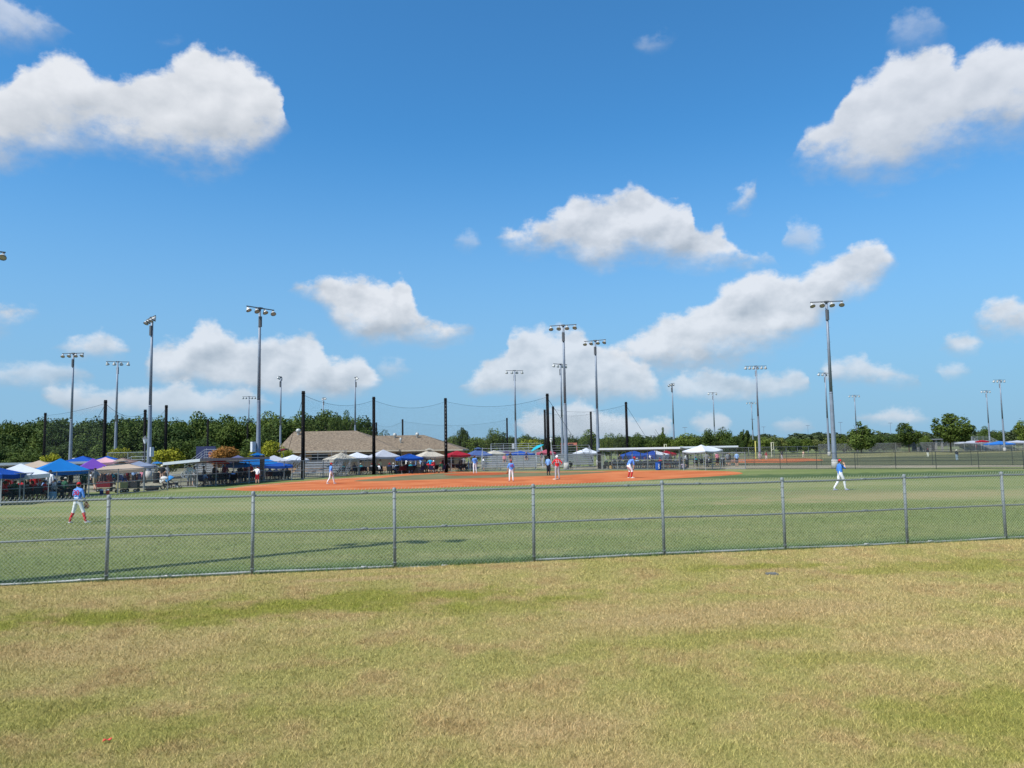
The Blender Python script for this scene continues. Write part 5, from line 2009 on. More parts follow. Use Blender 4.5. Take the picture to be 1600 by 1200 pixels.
def glove(t, J, side, label, m_=M_leather):
    p = in_world(t, J['ha' + side])
    b = MB()
    b.ell((0, 0, 0), (.085, .045, .105), 10, 7)
    for k, (x, l) in enumerate(((-.065, .10), (-.03, .13), (.005, .135), (.040, .12))):
        b.bar((x, -.01, -.05), (x * 1.25, .015, -.06 - l), .023, .018, 6)
    b.bar((.07, 0, -.01), (.13, .02, -.10), .026, .020, 6)
    b.ell((.082, .012, -.10), (.035, .015, .055), 6, 5)
    o = b.build('baseball_glove', m_, smooth=True, loc=(p.x, p.y, p.z - .02), rz=t.rotation_euler.z)
    return tag(o, label, 'baseball glove')


JER = (0.115, 0.27, 0.66)
WHT = (.74, .74, .77)
REDC = (.60, .018, .022)


def feet(px, py):
    return P(px, py)


def hgt(px, yf, yt):
    """height of a standing person from the rows of the feet and the top of the cap"""
    p = P(px, yf)
    return A(px, yt, p.y).z


# fielders
p = P(121, 817)
t, J, k = person((p.x, p.y), -8, hgt(121, 816, 752) * .985, 'wide', 'outfielder in light blue jersey number 30 and red socks, back turned, at far left', JER, (.70, .71, .74), SK1, (.55, .02, .03), (.62, .62, .64), 'cap', REDC, '30', (.42, .01, .05))
glove(t, J, 'R', 'brown leather glove on the hand of the outfielder numbered 30')
b = MB().box((0, 0, 0), (.20, .002, .030)).box((.03, 0, -.035), (.13, .002, .018))
q = b.build('jersey_number', pm((.75, .78, .82)), t)
q.location = (0, -.128, 1.09)
q.name = 'name_strip'
p = P(1314, 766)
t, J, k = person((p.x, p.y), -84, hgt(1314, 766, 717.5) * 1.0, 'face', 'outfielder walking at right with a hand raised to his face, red cap and blue jersey', (.06, .20, .56), WHT, SK2, None, (.35, .36, .5), 'cap', REDC)
glove(t, J, 'L', 'dark glove hanging from the hand of the outfielder walking at right', mat('dark_leather', (.05, .03, .02), rough=.5))
p = P(517, 756)
t, J, k = person((p.x, p.y), -55, hgt(517, 756, 723), 'walk', 'third base fielder in light blue jersey and white trousers on the orange dirt', JER, WHT, SK2, None, (.6, .6, .6), 'cap', REDC)
glove(t, J, 'R', 'glove on the third base fielder on the dirt')
p = P(742, 739.3)
t, J, k = person((p.x, p.y), 8, hgt(742, 739.3, 711.5), 'stand2', 'pitcher standing on the mound in light blue jersey, back to the camera', JER, WHT, SK1, None, (.6, .6, .6), 'cap', (.20, .015, .02), '14', (.03, .03, .12))
p = P(799, 752.6)
t, J, k = person((p.x, p.y), 4, hgt(799, 752.6, 718.5), 'glove', 'middle infielder in light blue jersey number 18 with glove at his left', JER, WHT, SK1, None, (.35, .1, .1), 'cap', REDC, '18', (.30, .01, .10))
glove(t, J, 'L', 'tan glove on the hand of the infielder numbered 18', mat('tan_leather', (.30, .13, .05), rough=.5))
p = P(857, 742.8)
t, J, k = person((p.x, p.y), -25, hgt(857, 742.8, 713), 'stand', 'base umpire in pale blue shirt and dark trousers beside second base', (.18, .33, .62), (.025, .027, .035), SK1, None, (.02, .02, .02), 'cap', (.02, .02, .03))
p = P(871, 749)
t, J, k = person((p.x, p.y), 5, hgt(871, 749, 711.5), 'hips', 'base runner in red jersey and white helmet standing with hands on hips', (.58, .02, .03), (.38, .37, .40), SK1, None, (.05, .05, .06), 'helmet', (.80, .80, .82), '23', (.6, .45, .45))
p = P(985, 747)
t, J, k = person((p.x, p.y), -68, hgt(985, 747, 713.5) * 1.22, 'lean', 'first base fielder bent forward in blue jersey and red socks', (.10, .22, .60), WHT, SK2, (.42, .02, .03), (.75, .70, .62), 'cap', (.55, .02, .03))
p = P(402, 756)
t, J, k = person((p.x, p.y), -5, hgt(402, 756, 728.5), 'point', 'coach in white shirt and red shorts pointing left beside the left dugout', (.80, .78, .84), (.42, .015, .03), SK2, SK2, (.06, .05, .05), 'hair', (.05, .03, .02))
p = P(679, 738.4)
t, J, k = person((p.x, p.y), 70, hgt(679, 738.4, 718.5), 'bat', 'batter in red jersey and white helmet at home plate', (.45, .02, .03), (.50, .47, .47), SK1, None, (.04, .04, .05), 'helmet', (.78, .76, .78))
hp_ = in_world(t, J['haR'])
b = MB().bar((0, 0, -.14), (0, 0, .10), .014, .016, 8).bar((0, 0, .10), (0, 0, .62), .016, .032, 8)
o = b.build('baseball_bat', mat('bat_black', (.03, .03, .035), rough=.35), loc=hp_)
o.rotation_euler = (R(-15), R(25), 0)
tag(o, 'dark bat held up by the batter in the white helmet', 'baseball bat')
p = P(660, 738.2)
person((p.x, p.y), -30, hgt(660, 738.2, 718.5), 'stand2', 'plate umpire in dark gear and pale grey trousers left of the batter', (.02, .02, .03), (.58, .56, .58), SK1, (.03, .03, .03), (.02, .02, .02), 'cap', (.02, .02, .02))
p = P(665, 737.6)
person((p.x, p.y + 1), 20, hgt(665, 737.6, 718.5), 'stand', 'light blue shirted player standing behind the plate umpire', JER, (.03, .035, .05), SK2, None, (.03, .03, .03), 'helmet', (.05, .04, .06))

# players on the second field
for (px, yf, yt, yaw, pose, sh_, pa, hd, hcol, lab) in (
        (1187, 719, 708, 200, 'stand', (.6, .5, .52), (.55, .5, .5), 'cap', (.4, .02, .03), 'distant player in pink-white kit left of the second field dirt'),
        (1197.5, 718.6, 707.5, 160, 'hips', (.42, .03, .06), (.7, .62, .62), 'cap', (.5, .05, .05), 'distant player in dark red jersey on the second field'),
        (1222, 718.8, 705, 40, 'walk', (.03, .04, .08), (.45, .48, .55), 'cap', (.02, .02, .03), 'distant player in black jersey running on the far dirt'),
        (1255.5, 715.5, 705, -40, 'walk', (.62, .4, .32), (.72, .6, .48), 'cap', (.55, .15, .05), 'distant player in tan kit at the far right end of the far dirt'),
        (1245.5, 705.5, 702, 10, 'stand', (.8, .8, .8), (.7, .7, .7), 'cap', (.6, .6, .6), 'tiny far player in white beyond the far dirt'),
        (1262.5, 706.5, 702, 10, 'stand', (.8, .8, .8), (.8, .8, .8), 'cap', (.3, .3, .35), 'tiny far player in white next to the tan kit player'),
        (1450, 714, 701, -30, 'stand', (.02, .02, .03), (.85, .85, .72), 'cap', (.7, .1, .08), 'distant outfielder in white trousers on the second field, left of the tree'),
        (1495.5, 719.5, 702.5, 0, 'stand2', (.025, .03, .045), (.36, .48, .60), 'hat', (.75, .72, .6), 'distant person in black shirt and pale blue trousers by the right fence'),
        (1526, 702.5, 697, 0, 'stand', (.55, .03, .03), (.5, .03, .03), 'cap', (.5, .03, .03), 'far person all in red behind the far fence at right')):
    p = P(px, yf)
    person((p.x, p.y), yaw, max(1.4, min(1.95, hgt(px, yf, yt))), pose, lab, sh_, pa, SK1, None, (.05, .05, .05), hd, hcol)

# ---------------------------------------------------------------- camp chairs and the crowd
M_chf = mat('chair_frame', (.04, .042, .045), rough=.5)
CH = {}


def chair_meshes():
    s_ = MB().add([(-.25, -.20, .42), (.25, -.20, .42), (.25, .24, .46), (-.25, .24, .46), (-.25, -.20, .40), (.25, -.20, .40), (.25, .24, .44), (-.25, .24, .44)],
                  [(0, 1, 2, 3), (7, 6, 5, 4), (0, 4, 5, 1), (2, 6, 7, 3), (1, 5, 6, 2), (3, 7, 4, 0)]).mesh('seat', [None])
    k = MB().add([(-.26, -.22, .44), (.26, -.22, .44), (.27, -.36, .92), (-.27, -.36, .92), (-.26, -.24, .44), (.26, -.24, .44), (.27, -.385, .92), (-.27, -.385, .92)],
                 [(0, 1, 2, 3), (7, 6, 5, 4), (2, 3, 7, 6), (1, 2, 6, 5), (3, 0, 4, 7)]).mesh('backrest', [None])
    f = MB()
    for sx in (-1, 1):
        f.bar((sx * .28, .26, .0), (sx * .27, -.38, .95), .012, n=4)
        f.bar((sx * .28, .26, .62), (sx * .28, .26, .0), .012, n=4)
        f.bar((sx * .28, -.26, .0), (sx * .27, .26, .46), .012, n=4)
        f.box((sx * .30, .02, .63), (.07, .5, .02))
    f.bar((-.28, .26, .0), (.28, .26, .44), .010, n=4)
    f.bar((.28, .26, .0), (-.28, .26, .44), .010, n=4)
    f.bar((-.28, -.26, .0), (.28, -.26, .44), .010, n=4)
    f.bar((.28, -.26, .0), (-.28, -.26, .44), .010, n=4)
    return s_, k, f.mesh('frame', M_chf)


SEAT, BACKR, FRM = chair_meshes()


def chair(x, y, yaw, col, label):
    t = thing('camp_chair', label, 'camp chair', (x, y, 0), R(yaw), 'folding camp chairs around the field')
    for me in (SEAT, BACKR):
        o = link(me.name.split('.')[0], me, t)
        o.material_slots[0].link = 'OBJECT'
        o.material_slots[0].material = pm(col)
    link('frame', FRM, t)
    return t


CN = [('black', (.012, .012, .015)), ('dark maroon', (.07, .012, .018)), ('charcoal', (.035, .037, .042)), ('navy', (.015, .025, .07)), ('dark green', (.015, .05, .03)), ('grey', (.12, .12, .13))]
SN = [('black', (.015, .015, .02)), ('maroon', (.16, .012, .025)), ('red', (.48, .02, .03)), ('white', (.72, .72, .74)), ('grey', (.20, .21, .23)), ('navy', (.02, .03, .10)), ('pale blue', (.25, .38, .62)), ('teal', (.02, .22, .26)), ('dark green', (.02, .09, .05)), ('pink', (.55, .20, .25))]
rc = random.Random(21)
crowd_n = [0]
SEEN = set()


def uniq(l):
    base, k_ = l, 1
    ords = ('first', 'second', 'third', 'fourth', 'fifth', 'sixth', 'seventh', 'eighth', 'ninth', 'tenth', 'eleventh', 'twelfth', 'thirteenth', 'fourteenth', 'fifteenth',
            'sixteenth', 'seventeenth', 'eighteenth', 'nineteenth', 'twentieth')
    while l in SEEN and k_ < 20:
        l = base + ', %s from left' % ords[k_]
        k_ += 1
    SEEN.add(l)
    return l


def sitter(x, y, yaw, where, sh_=None, ch=None, seated=True):
    ch = ch or rc.choice(CN[:4])
    chair(x, y, yaw, ch[1], uniq('%s folding chair %s' % (ch[0], where)))
    if seated:
        s_ = sh_ or rc.choice(SN)
        hd = rc.choice(('hair', 'cap', 'long_hair', 'hat', 'cap'))
        pn = rc.choice([('dark', (.03, .03, .04)), ('khaki', (.28, .22, .15)), ('blue', (.05, .08, .18)), ('black', (.015, .015, .02))])
        person((x, y), yaw, 1.62 + .2 * rc.random(), rc.choice(('sit', 'sit2')), uniq('seated person in %s with %s %s' % (s_[0], {'hair': 'dark hair', 'long_hair': 'long hair', 'cap': 'cap', 'hat': 'brimmed hat'}[hd], where)),
               s_[1], pn[1], rc.choice((SK1, SK2, SK3)), rc.choice((SK1, pn[1])), head=hd,
               hc=(.04, .025, .015) if 'hair' in hd else rc.choice(((.02, .02, .025), (.35, .02, .03), (.6, .55, .45), (.05, .07, .2))))


def stander(px, D, yaw, where, sh_, pn=('dark', (.03, .03, .04)), pose='stand', h=None, hd='hair', hcol=None, sk=None, short=True):
    h = h or 1.66 + .2 * rc.random()
    sk = sk or rc.choice((SK1, SK2))
    return person((xat(px, D), D), yaw, h, pose, uniq('standing person in %s shirt %s' % (sh_[0], where)), sh_[1], pn[1], sk, sk if short else pn[1],
                  head=hd, hc=hcol or (.04, .025, .015))


N_ = {a: (a, c) for a, c in SN}
# far left group under the white and blue canopies
for (px, D, yaw, sh_, pn, pose, hd, w) in (
        (12, 47, 10, 'red', ('grey', (.2, .2, .22)), 'stand2', 'cap', 'under the white canopy at far left'),
        (22, 48.5, -30, 'maroon', ('dark', (.05, .02, .03)), 'hips', 'hair', 'under the white canopy'),
        (57, 48, 20, 'red', ('white', (.7, .7, .7)), 'stand', 'cap', 'right of the white canopy leg'),
        (80, 49, -10, 'white', ('grey', (.3, .33, .38)), 'stand', 'hair', 'under the edge of the blue canopy at left'),
        (2, 46, 60, 'grey', ('dark', (.03, .03, .04)), 'stand', 'cap', 'cut off by the left edge'),
        (68, 52, 150, 'maroon', ('dark', (.03, .03, .04)), 'hips', 'hair', 'deep under the bright blue canopy'),
        (102, 51, 170, 'black', ('dark', (.02, .02, .02)), 'stand2', 'cap', 'at the leg of the bright blue canopy'),
        (112, 53, 90, 'black', ('maroon', (.1, .02, .03)), 'stand', 'hair', 'left of the outfielder with number thirty'),
        (133, 54, 10, 'dark green', ('dark', (.02, .02, .02)), 'stand', 'hair', 'right behind the number thirty outfielder'),
        (150, 60, 60, 'grey', ('khaki', (.30, .24, .16)), 'walk', 'cap', 'walking past the red wagon'),
        (163, 68, 180, 'black', ('dark', (.03, .02, .03)), 'stand2', 'hair', 'below the purple canopy'),
        (172, 70, 140, 'grey', ('dark', (.03, .03, .03)), 'stand', 'cap', 'below the pink striped canopy'),
        (183, 72, 200, 'teal', ('dark', (.03, .03, .03)), 'hips', 'hair', 'under the tan canopy'),
        (195, 66, -40, 'white', ('blue', (.04, .08, .3)), 'walk', 'hair', 'under the tan canopy'),
        (200, 67, 30, 'maroon', ('maroon', (.14, .02, .03)), 'stand2', 'cap', 'under the right half of the tan canopy'),
        (210, 68, 0, 'pale blue', ('dark', (.04, .04, .05)), 'stand', 'hair', 'under the right edge of the tan canopy'),
        (254, 72, 185, 'black', ('khaki', (.5, .32, .24)), 'hips', 'hat', 'between the canopy and the left dugout'),
        (262, 76, 160, 'grey', ('dark', (.03, .03, .03)), 'stand', 'cap', 'at the corner of the left dugout')):
    stander(px, D, yaw, w, N_[sh_], pn, pose, None, hd, (.5, .02, .03) if (hd == 'cap' and sh_ == 'red') else ((.6, .55, .4) if hd == 'hat' else None))
for i in range(26):
    px = -6 + i * 5.2
    D = 44.9 + (i % 3) * 1.5 + px * .035
    if 112 < px < 124:
        continue
    sitter(xat(px, D), D, rc.uniform(-70, 80), 'behind the far left fence', seated=(i % 3 != 1))
for i in range(15):
    px = 140 + i * 5.8
    D = 70 + (i % 3) * 2
    sitter(xat(px, D), D, rc.uniform(-60, 60) + 180 * (i % 2), 'in the shade of the tan canopy', seated=(i % 2 == 0))
# left dugout
for (px, D, yaw, sh_, pn, pose, hd) in ((297, 64, 30, 'white', ('grey', (.4, .4, .42)), 'stand', 'cap'), (304, 65.5, -20, 'white', ('grey', (.3, .3, .32)), 'stand2', 'hair'), (319, 66, 120, 'grey', ('dark', (.03, .03, .03)), 'hips', 'cap'),
                                        (336, 66.5, 160, 'black', ('dark', (.02, .02, .02)), 'stand', 'cap'), (352, 68, 200, 'maroon', ('dark', (.04, .02, .02)), 'stand2', 'hair'), (384, 72, 150, 'maroon', ('dark', (.02, .02, .02)), 'stand', 'cap'),
                                        (376, 70, 170, 'black', ('dark', (.02, .02, .02)), 'stand', 'hair'), (392, 73, 190, 'red', ('white', (.6, .6, .6)), 'stand2', 'cap')):
    stander(px, D, yaw, 'inside the left dugout', N_[sh_], pn, pose, None, hd)
t_ = P(364, 757.6)
sitter(t_.x, t_.y, 30, 'at the open front of the left dugout', N_['pale blue'], CN[0])
for i, px in enumerate((318, 326, 334, 341, 348, 356, 372, 379, 387, 395, 404)):
    D = 64.8 + (px - 322) * .115
    sitter(xat(px, D), D, rc.uniform(-50, 50), 'inside the left dugout', seated=i != 1)
# right of the coach, below the blue canopies
for i in range(9):
    px = 413 + i * 4.6
    D = 76 + (i % 2) * 2
    sitter(xat(px, D), D, rc.uniform(-50, 60), 'under the royal blue canopy right of the coach', seated=i % 2 == 0)
# behind third base line up to the backstop
for i in range(32):
    px = 526 + i * 5.5
    D = 88.5 + (i % 3) * 1.5 + max(0, (px - 600)) * .03
    if 600 < px < 608:
        continue
    sitter(xat(px, D), D, rc.uniform(-50, 60), 'in the row before the building', seated=i % 5 < 3)
for (px, D, sh_, hd, w) in ((594, 93, 'yellow', 'hat', 'right of the net pole before the building'), (622, 94, 'yellow', 'hair', 'left of the royal blue canopy'), (672, 95, 'cyan', 'hair', 'behind the batter'),
                            (692, 97, 'maroon', 'cap', 'beside the net pole right of the batter'), (724, 99, 'grey', 'cap', 'under the red canopy'), (720, 98, 'black', 'hair', 'under the red canopy'),
                            (755, 99, 'white', 'cap', 'at the left stair of the home plate bleachers'), (635, 95, 'white', 'hair', 'under the royal blue canopy'), (643, 95.5, 'grey', 'cap', 'under the royal blue canopy'),
                            (650, 94.5, 'pale blue', 'hair', 'under the royal blue canopy'), (630, 96, 'black', 'cap', 'under the royal blue canopy'), (658, 96, 'pale blue', 'cap', 'behind the plate umpire')):
    s_ = {'yellow': ('pale yellow', (.70, .62, .36)), 'cyan': ('bright cyan', (.02, .36, .62))}.get(sh_) or N_[sh_]
    stander(px, D, rc.uniform(-60, 200), w, s_, rc.choice([('dark', (.03, .03, .04)), ('khaki', (.3, .24, .17))]), rc.choice(('stand', 'stand2', 'hips')), None, hd)
for i in range(5):
    px = 699 + i * 8.5
    D = 97.5
    sitter(xat(px, D), D, rc.uniform(-40, 40), 'under the red canopy right of the building', seated=i % 2 == 0)
# spectators on the bleachers
for (px, D, row, sh_) in ((788, 98.2, 3, 'pink'), (797, 99, 4, 'black'), (822, 99, 4, 'navy'), (846, 105, 4, 'black')):
    zz = .45 + .26 * row
    s_ = N_[sh_]
    person((xat(px, 97 + .62 * row), 97 + .62 * row - .05), 180, 1.68, 'sit', uniq('spectator in %s on the aluminium bleacher behind home plate' % s_[0]), s_[1], (.04, .04, .06), SK1, SK1, head='long_hair', z=zz - .44)
# right dugout
for (px, D, yaw, sh_, pn, pose) in ((977, 94, -10, 'grey', ('dark', (.03, .03, .03)), 'stand2'), (968, 96, 160, 'black', ('dark', (.03, .03, .04)), 'stand'), (1038, 95.5, 30, 'grey', ('dark', (.03, .03, .04)), 'hips'), (1047, 95, -40, 'black', ('dark', (.02, .02, .03)), 'stand'),
                                    (1062, 95, 180, 'grey', ('dark', (.05, .05, .06)), 'stand'), (1072, 94.5, 20, 'white', ('black', (.02, .02, .02)), 'stand'), (1104, 98, 0, 'grey', ('dark', (.1, .1, .11)), 'hips'),
                                    (1136, 100, 10, 'grey', ('dark', (.06, .06, .07)), 'stand'), (1140, 101, 60, 'black', ('dark', (.02, .02, .03)), 'stand2'), (1150.5, 97, 0, 'pale blue', ('black', (.02, .02, .03)), 'stand'), (1120, 102, 190, 'pink', ('dark', (.05, .05, .05)), 'stand2')):
    stander(px, D, yaw, 'inside the right dugout' if px < 1064 else 'by the open white canopy at right', N_[sh_], pn, pose)
for i in range(20):
    px = 947 + i * 6.0
    D = 95.3 + (i % 2) * .8
    sitter(xat(px, D), D, rc.uniform(-50, 50), 'inside the right dugout' , seated=i % 2 == 0)
for i in range(5):
    px = 1086 + i * 10.5
    sitter(xat(px, 100), 100, rc.uniform(-50, 50), 'behind the open white canopy', seated=i % 2 == 0)

# ---------------------------------------------------------------- small gear
M_tyre = mat('rubber', (.015, .015, .016), rough=.8)


def wagon(px, py, yaw, col, label, w=1.0):
    p = P(px, py)
    t = thing('folding_wagon', label, 'wagon', p, R(yaw))
    b = MB()
    b.box((0, 0, .36), (.95 * w, .5, .03)).box((-.475 * w, 0, .55), (.025, .5, .40)).box((.475 * w, 0, .55), (.025, .5, .40)).box((0, -.25, .55), (.95 * w, .025, .40)).box((0, .25, .55), (.95 * w, .025, .40))
    b.build('tub', pm(col), t)
    for sx in (-1, 1):
        for sy in (-1, 1):
            M = Matrix.Translation((sx * .36 * w, sy * .28, .13)) @ Matrix.Rotation(math.pi / 2, 4, 'X')
            wb = MB().lathe([(.03, -.03), (.11, -.03), (.13, -.015), (.13, .015), (.11, .03), (.03, .03)], M, 14).build('wheel', M_tyre, t)
            MB().lathe([(.001, -.034), (.05, -.034), (.05, .034), (.001, .034)], M, 8).build('hub', M_frame, wb)
    MB().bar((.47 * w, 0, .40), (.85 * w, 0, .80), .014, n=5).bar((.85 * w, -.08, .80), (.85 * w, .08, .80), .014, n=5).build('handle', M_chf, t)
    b = MB()
    for sx in (-1, 1):
        b.bar((sx * .46 * w, -.24, .13), (sx * .46 * w, -.24, .76), .012, n=4).bar((sx * .46 * w, .24, .13), (sx * .46 * w, .24, .76), .012, n=4)
    b.build('frame', M_chf, t)
    return t


wagon(163, 768.5, 8, (.16, .012, .022), 'dark red folding wagon below the tan canopy')
wagon(205, 769, 5, (.03, .032, .036), 'charcoal folding wagon right of the tricycle below the tan canopy', 1.05)
wagon(190, 770, 60, (.26, .24, .12), 'small yellowish wagon between the red and charcoal wagons', .6)
for (px, py, c, lab) in ((158.5, 773, (.02, .03, .12), 'small dark blue drink cooler on the grass by the red wagon'), (168, 773, (.65, .09, .03), 'small orange drink cooler on the grass by the red wagon'),
                         (82, 783.5, (.16, .24, .30), 'pale blue bucket on the ground under the bright blue canopy')):
    p = P(px, py)
    t = thing('drink_cooler', lab, 'cooler', p)
    s_ = 1.6 if px < 100 else 1
    MB().lathe([(.001, 0), (.10 * s_, 0), (.12 * s_, .03), (.125 * s_, .30 * s_), (.001, .30 * s_)], None, 12).build('tub', pm(c), t, True)
    MB().lathe([(.13 * s_, .29 * s_), (.13 * s_, .33 * s_), (.09 * s_, .36 * s_), (.001, .36 * s_)], None, 12).build('lid', pm((.6, .6, .6) if px > 100 else c), t, True)
    MB().path([(-.12 * s_, 0, .28 * s_), (-.09 * s_, 0, .42 * s_), (.09 * s_, 0, .42 * s_), (.12 * s_, 0, .28 * s_)], .008).build('handle', M_chf, t)
p = P(237, 767)
t = thing('equipment_bag', 'black equipment bag slumped on the grass left of the left dugout', 'bag', p)
b = MB().ell((0, 0, .13), (.55, .2, .15), 12, 7).ell((.3, .02, .17), (.25, .17, .14), 10, 6)
b.build('body', pm((.01, .01, .012)), t, True)
MB().path([(-.3, 0, .25), (-.1, 0, .38), (.12, 0, .38), (.25, 0, .27)], .015).build('strap', M_chf, t)


def stroller(px, py, yaw, c1, c2, label):
    p = P(px, py)
    t = thing('stroller', label, 'stroller', p, R(yaw))
    b = MB()
    b.add([(-.25, -.35, .45), (.25, -.35, .45), (.25, .25, .40), (-.25, .25, .40), (-.25, -.5, .85), (.25, -.5, .85)], [(0, 1, 2, 3), (0, 4, 5, 1)])
    b.box((0, -.05, .38), (.5, .6, .12))
    b.build('seat', pm(c2), t)
    MB().lathe([(.001, .36), (.2, .30), (.34, .12), (.36, .0)], Matrix.Translation((0, -.25, .68)) @ Matrix.Rotation(R(35), 4, 'X') @ Matrix.Diagonal((.8, 1, 1, 1)), 10).build('hood', pm(c1), t, True)
    for (x, y, r_) in ((-.3, -.35, .17), (.3, -.35, .17), (0, .5, .13)):
        M = Matrix.Translation((x, y, r_)) @ Matrix.Rotation(math.pi / 2, 4, 'Y')
        MB().lathe([(r_ * .7, -.025), (r_, -.015), (r_, .015), (r_ * .7, .025), (r_ * .7, -.025)], M, 12).build('wheel', M_tyre, t)
    b = MB()
    for sx in (-1, 1):
        b.bar((sx * .27, -.35, .17), (sx * .2, .1, .5), .014, n=5).bar((sx * .05, .5, .13), (sx * .24, -.7, 1.0), .014, n=5)
    b.bar((-.24, -.7, 1.0), (.24, -.7, 1.0), .016, n=5)
    b.build('frame', M_chf, t)
    return t


stroller(262, 764.5, -70, (.60, .58, .55), (.03, .03, .035), 'stroller with pale hood beside the left dugout')
stroller(271, 763.5, -80, (.04, .22, .50), (.03, .03, .04), 'light blue hooded stroller against the left dugout wall')
stroller(888, 733.8, 60, (.012, .012, .015), (.015, .015, .02), 'dark folded stroller by the fence below the thick central light pole')


def barrel(p, r, h, col, label, band=None):
    t = thing('barrel', label, 'barrel', p)
    MB().lathe([(.001, 0), (r * .9, 0), (r * .95, .03), (r, h * .3), (r, h * .7), (r * .95, h - .03), (r * .93, h)], None, 16).build('body', pm(col), t, True)
    MB().lathe([(r * .97, h - .02), (r * .97, h + .03), (.001, h + .04)], None, 16).build('lid', pm(tuple(c * .6 for c in col)), t)
    if band:
        me = band.build('emblem', pm((.6, .62, .66)), t)
    return t


p = P(1027.5, 734.3)
bd = MB()
for k in range(9):
    bd.box((.03 * math.sin(k * 1.3), -.345, .2 + k * .06), (.13 - .02 * (k % 3), .01, .045))
barrel((p.x, p.y - .5, 0), .34, .88, (.015, .07, .30), 'royal blue drinks barrel with a white upright emblem at the right dugout', bd)
barrel((xat(246, 74), 74, 0), .34, .95, (.025, .028, .033), 'dark grey rubbish barrel left of the left dugout')
barrel((xat(944, 94.5), 94.5, 0), .2, .5, (.02, .02, .02), 'small black bucket at the left end of the right dugout')
barrel((xat(954, 94.3), 94.3, 0), .2, .45, (.40, .26, .10), 'small tan bucket at the left end of the right dugout')
barrel((xat(1066, 94.3), 94.3, 0), .24, .5, (.42, .36, .46), 'pale lilac bucket at the right end of the right dugout')
# padded black post beside the light pole by the dugout, black padded fence end at the coach
for (px, D, h, w, lab) in ((936, 95, 2.2, .42, 'black padded post at the foot of the light pole by the right dugout'), (410, 75, 2.5, .36, 'black padded corner post right of the coach'), (1073, 94.6, 1.7, .3, 'short black padded post at the right end of the right dugout')):
    t = thing('padded_post', lab, 'post', (xat(px, D), D, 0))
    MB().bar((0, 0, 0), (0, 0, h), w * .28, n=8).build('post', M_gpost, t)
    MB().box((0, -.02, h / 2), (w, w, h * .96)).build('pad', pm((.012, .012, .014)), t)
# long black table under the royal blue canopy
t = thing('folding_table', 'long table with a black cloth under the royal blue canopy', 'table', (xat(640, 92), 91.5, 0))
MB().box((0, 0, .73), (3.4, .75, .04)).build('table_top', pm((.02, .02, .022)), t)
MB().box((0, -.38, .37), (3.4, .015, .72)).box((-1.7, 0, .37), (.015, .75, .72)).box((1.7, 0, .37), (.015, .75, .72)).build('table_cloth_drop', pm((.012, .012, .013)), t)
# field number plates on the small scoreboard by the orange tree
t = thing('scoreboard', 'navy scoreboard with an orange digit left of the orange tree', 'scoreboard', (xat(322, 104), 104, 0))
MB().box((0, 0, 2.9), (2.6, .2, 1.7)).build('panel', pm((.03, .04, .10)), t)
for sx in (-1, 1):
    MB().box((sx * 1.1, .15, 1.2), (.14, .14, 2.4)).build('post', M_gpost, t)
o = link('digit', number_mesh('0', .9), t, (.6, -.12, 2.7))
o.rotation_euler = (R(90), 0, 0)
if not o.data.materials:
    o.data.materials.append(None)
o.material_slots[0].link = 'OBJECT'
o.material_slots[0].material = pm((.6, .18, .05))
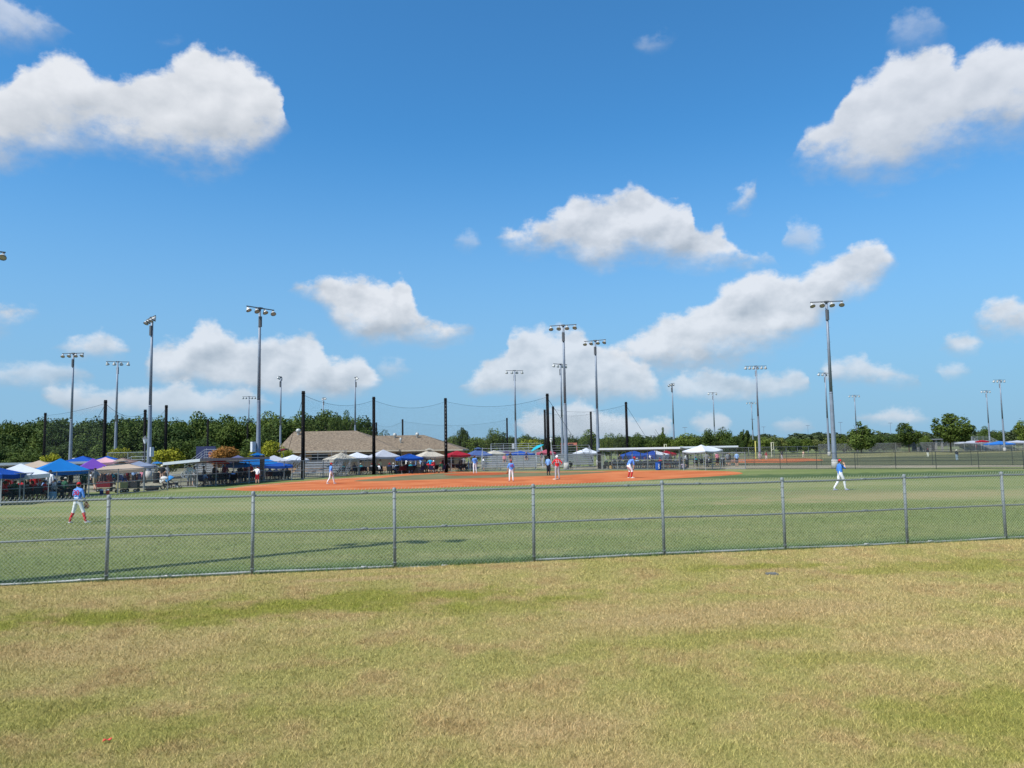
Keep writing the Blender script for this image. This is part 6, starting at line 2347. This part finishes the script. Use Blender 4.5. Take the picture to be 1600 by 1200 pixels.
# marks printed on canopies: pale maker's print on the blue valance, white star on the striped canopy
for o in list(COL.objects):
    if o.get('label') == 'bright blue canopy behind the outfielder in number thirty':
        z = A(95, 734.5, 52).z
        b = MB()
        for k in range(9):
            b.box((-1.15 + k * .075, -1.585, z - .13), (.055, .008, .06 + .02 * (k % 3 == 0)))
        b.build('printed_mark', pm((.35, .50, .68)), o)
    if o.get('label', '').startswith('red white and blue star canopy'):
        z = A(1022, 710, 98).z
        pts = []
        for k in range(10):
            r_ = .30 if k % 2 == 0 else .12
            t_ = math.pi / 2 + k * math.pi / 5
            pts.append((-1.40, -.35 - r_ * math.cos(t_), z - .27 + r_ * math.sin(t_)))
        b = MB()
        b.add([(-1.40, -.35, z - .27)] + pts, [(0, i + 1, (i + 1) % 10 + 1) for i in range(10)])
        b.build('white_star', pm((.78, .78, .8)), o)
# round fan and a small plate inside the end of the left dugout
p = P(282, 762.8)
t = thing('drum_fan', 'round white drum fan on a stand inside the end of the left dugout', 'fan', (p.x, p.y + .8, 0), R(15))
M = Matrix.Translation((0, 0, 1.05)) @ Matrix.Rotation(math.pi / 2, 4, 'X')
MB().lathe([(.27, -.12), (.29, -.12), (.29, .12), (.27, .12), (.27, -.12)], M, 20).build('drum', pm((.72, .72, .74)), t, True)
b = MB()
for k in range(5):
    a_ = k * 2 * math.pi / 5
    b.add([(.05 * math.cos(a_ + .6), -.03, 1.05 + .05 * math.sin(a_ + .6)), (.25 * math.cos(a_ - .25), -.05, 1.05 + .25 * math.sin(a_ - .25)), (.25 * math.cos(a_ + .35), .05, 1.05 + .25 * math.sin(a_ + .35)), (.05 * math.cos(a_ + 1.2), .03, 1.05 + .05 * math.sin(a_ + 1.2))], [(0, 1, 2, 3)])
b.ell((0, 0, 1.05), (.07, .08, .07), 8, 6)
b.build('blades', pm((.55, .55, .57)), t)
b = MB()
for k in range(4):
    b.lathe([(.06 + .055 * k, -.004), (.068 + .055 * k, -.004)], Matrix.Translation((0, -.13, 1.05)) @ Matrix.Rotation(math.pi / 2, 4, 'X'), 16)
b.build('grille', M_frame, t)
MB().bar((-.3, 0, 1.05), (-.3, 0, .1), .018).bar((.3, 0, 1.05), (.3, 0, .1), .018).bar((-.3, -.2, .05), (-.3, .2, .05), .02).bar((.3, -.2, .05), (.3, .2, .05), .02).bar((-.3, 0, .1), (.3, 0, .1), .018).build('stand', M_chf, t)
p = P(290, 762.6)
MBp = MB().box((0, 0, 1.45), (.42, .04, .30)).build('notice_board', pm((.55, .55, .52)), None, loc=(p.x, p.y + .9, 0))
tag(MBp, 'small pale notice plate on the end wall of the left dugout', 'sign')
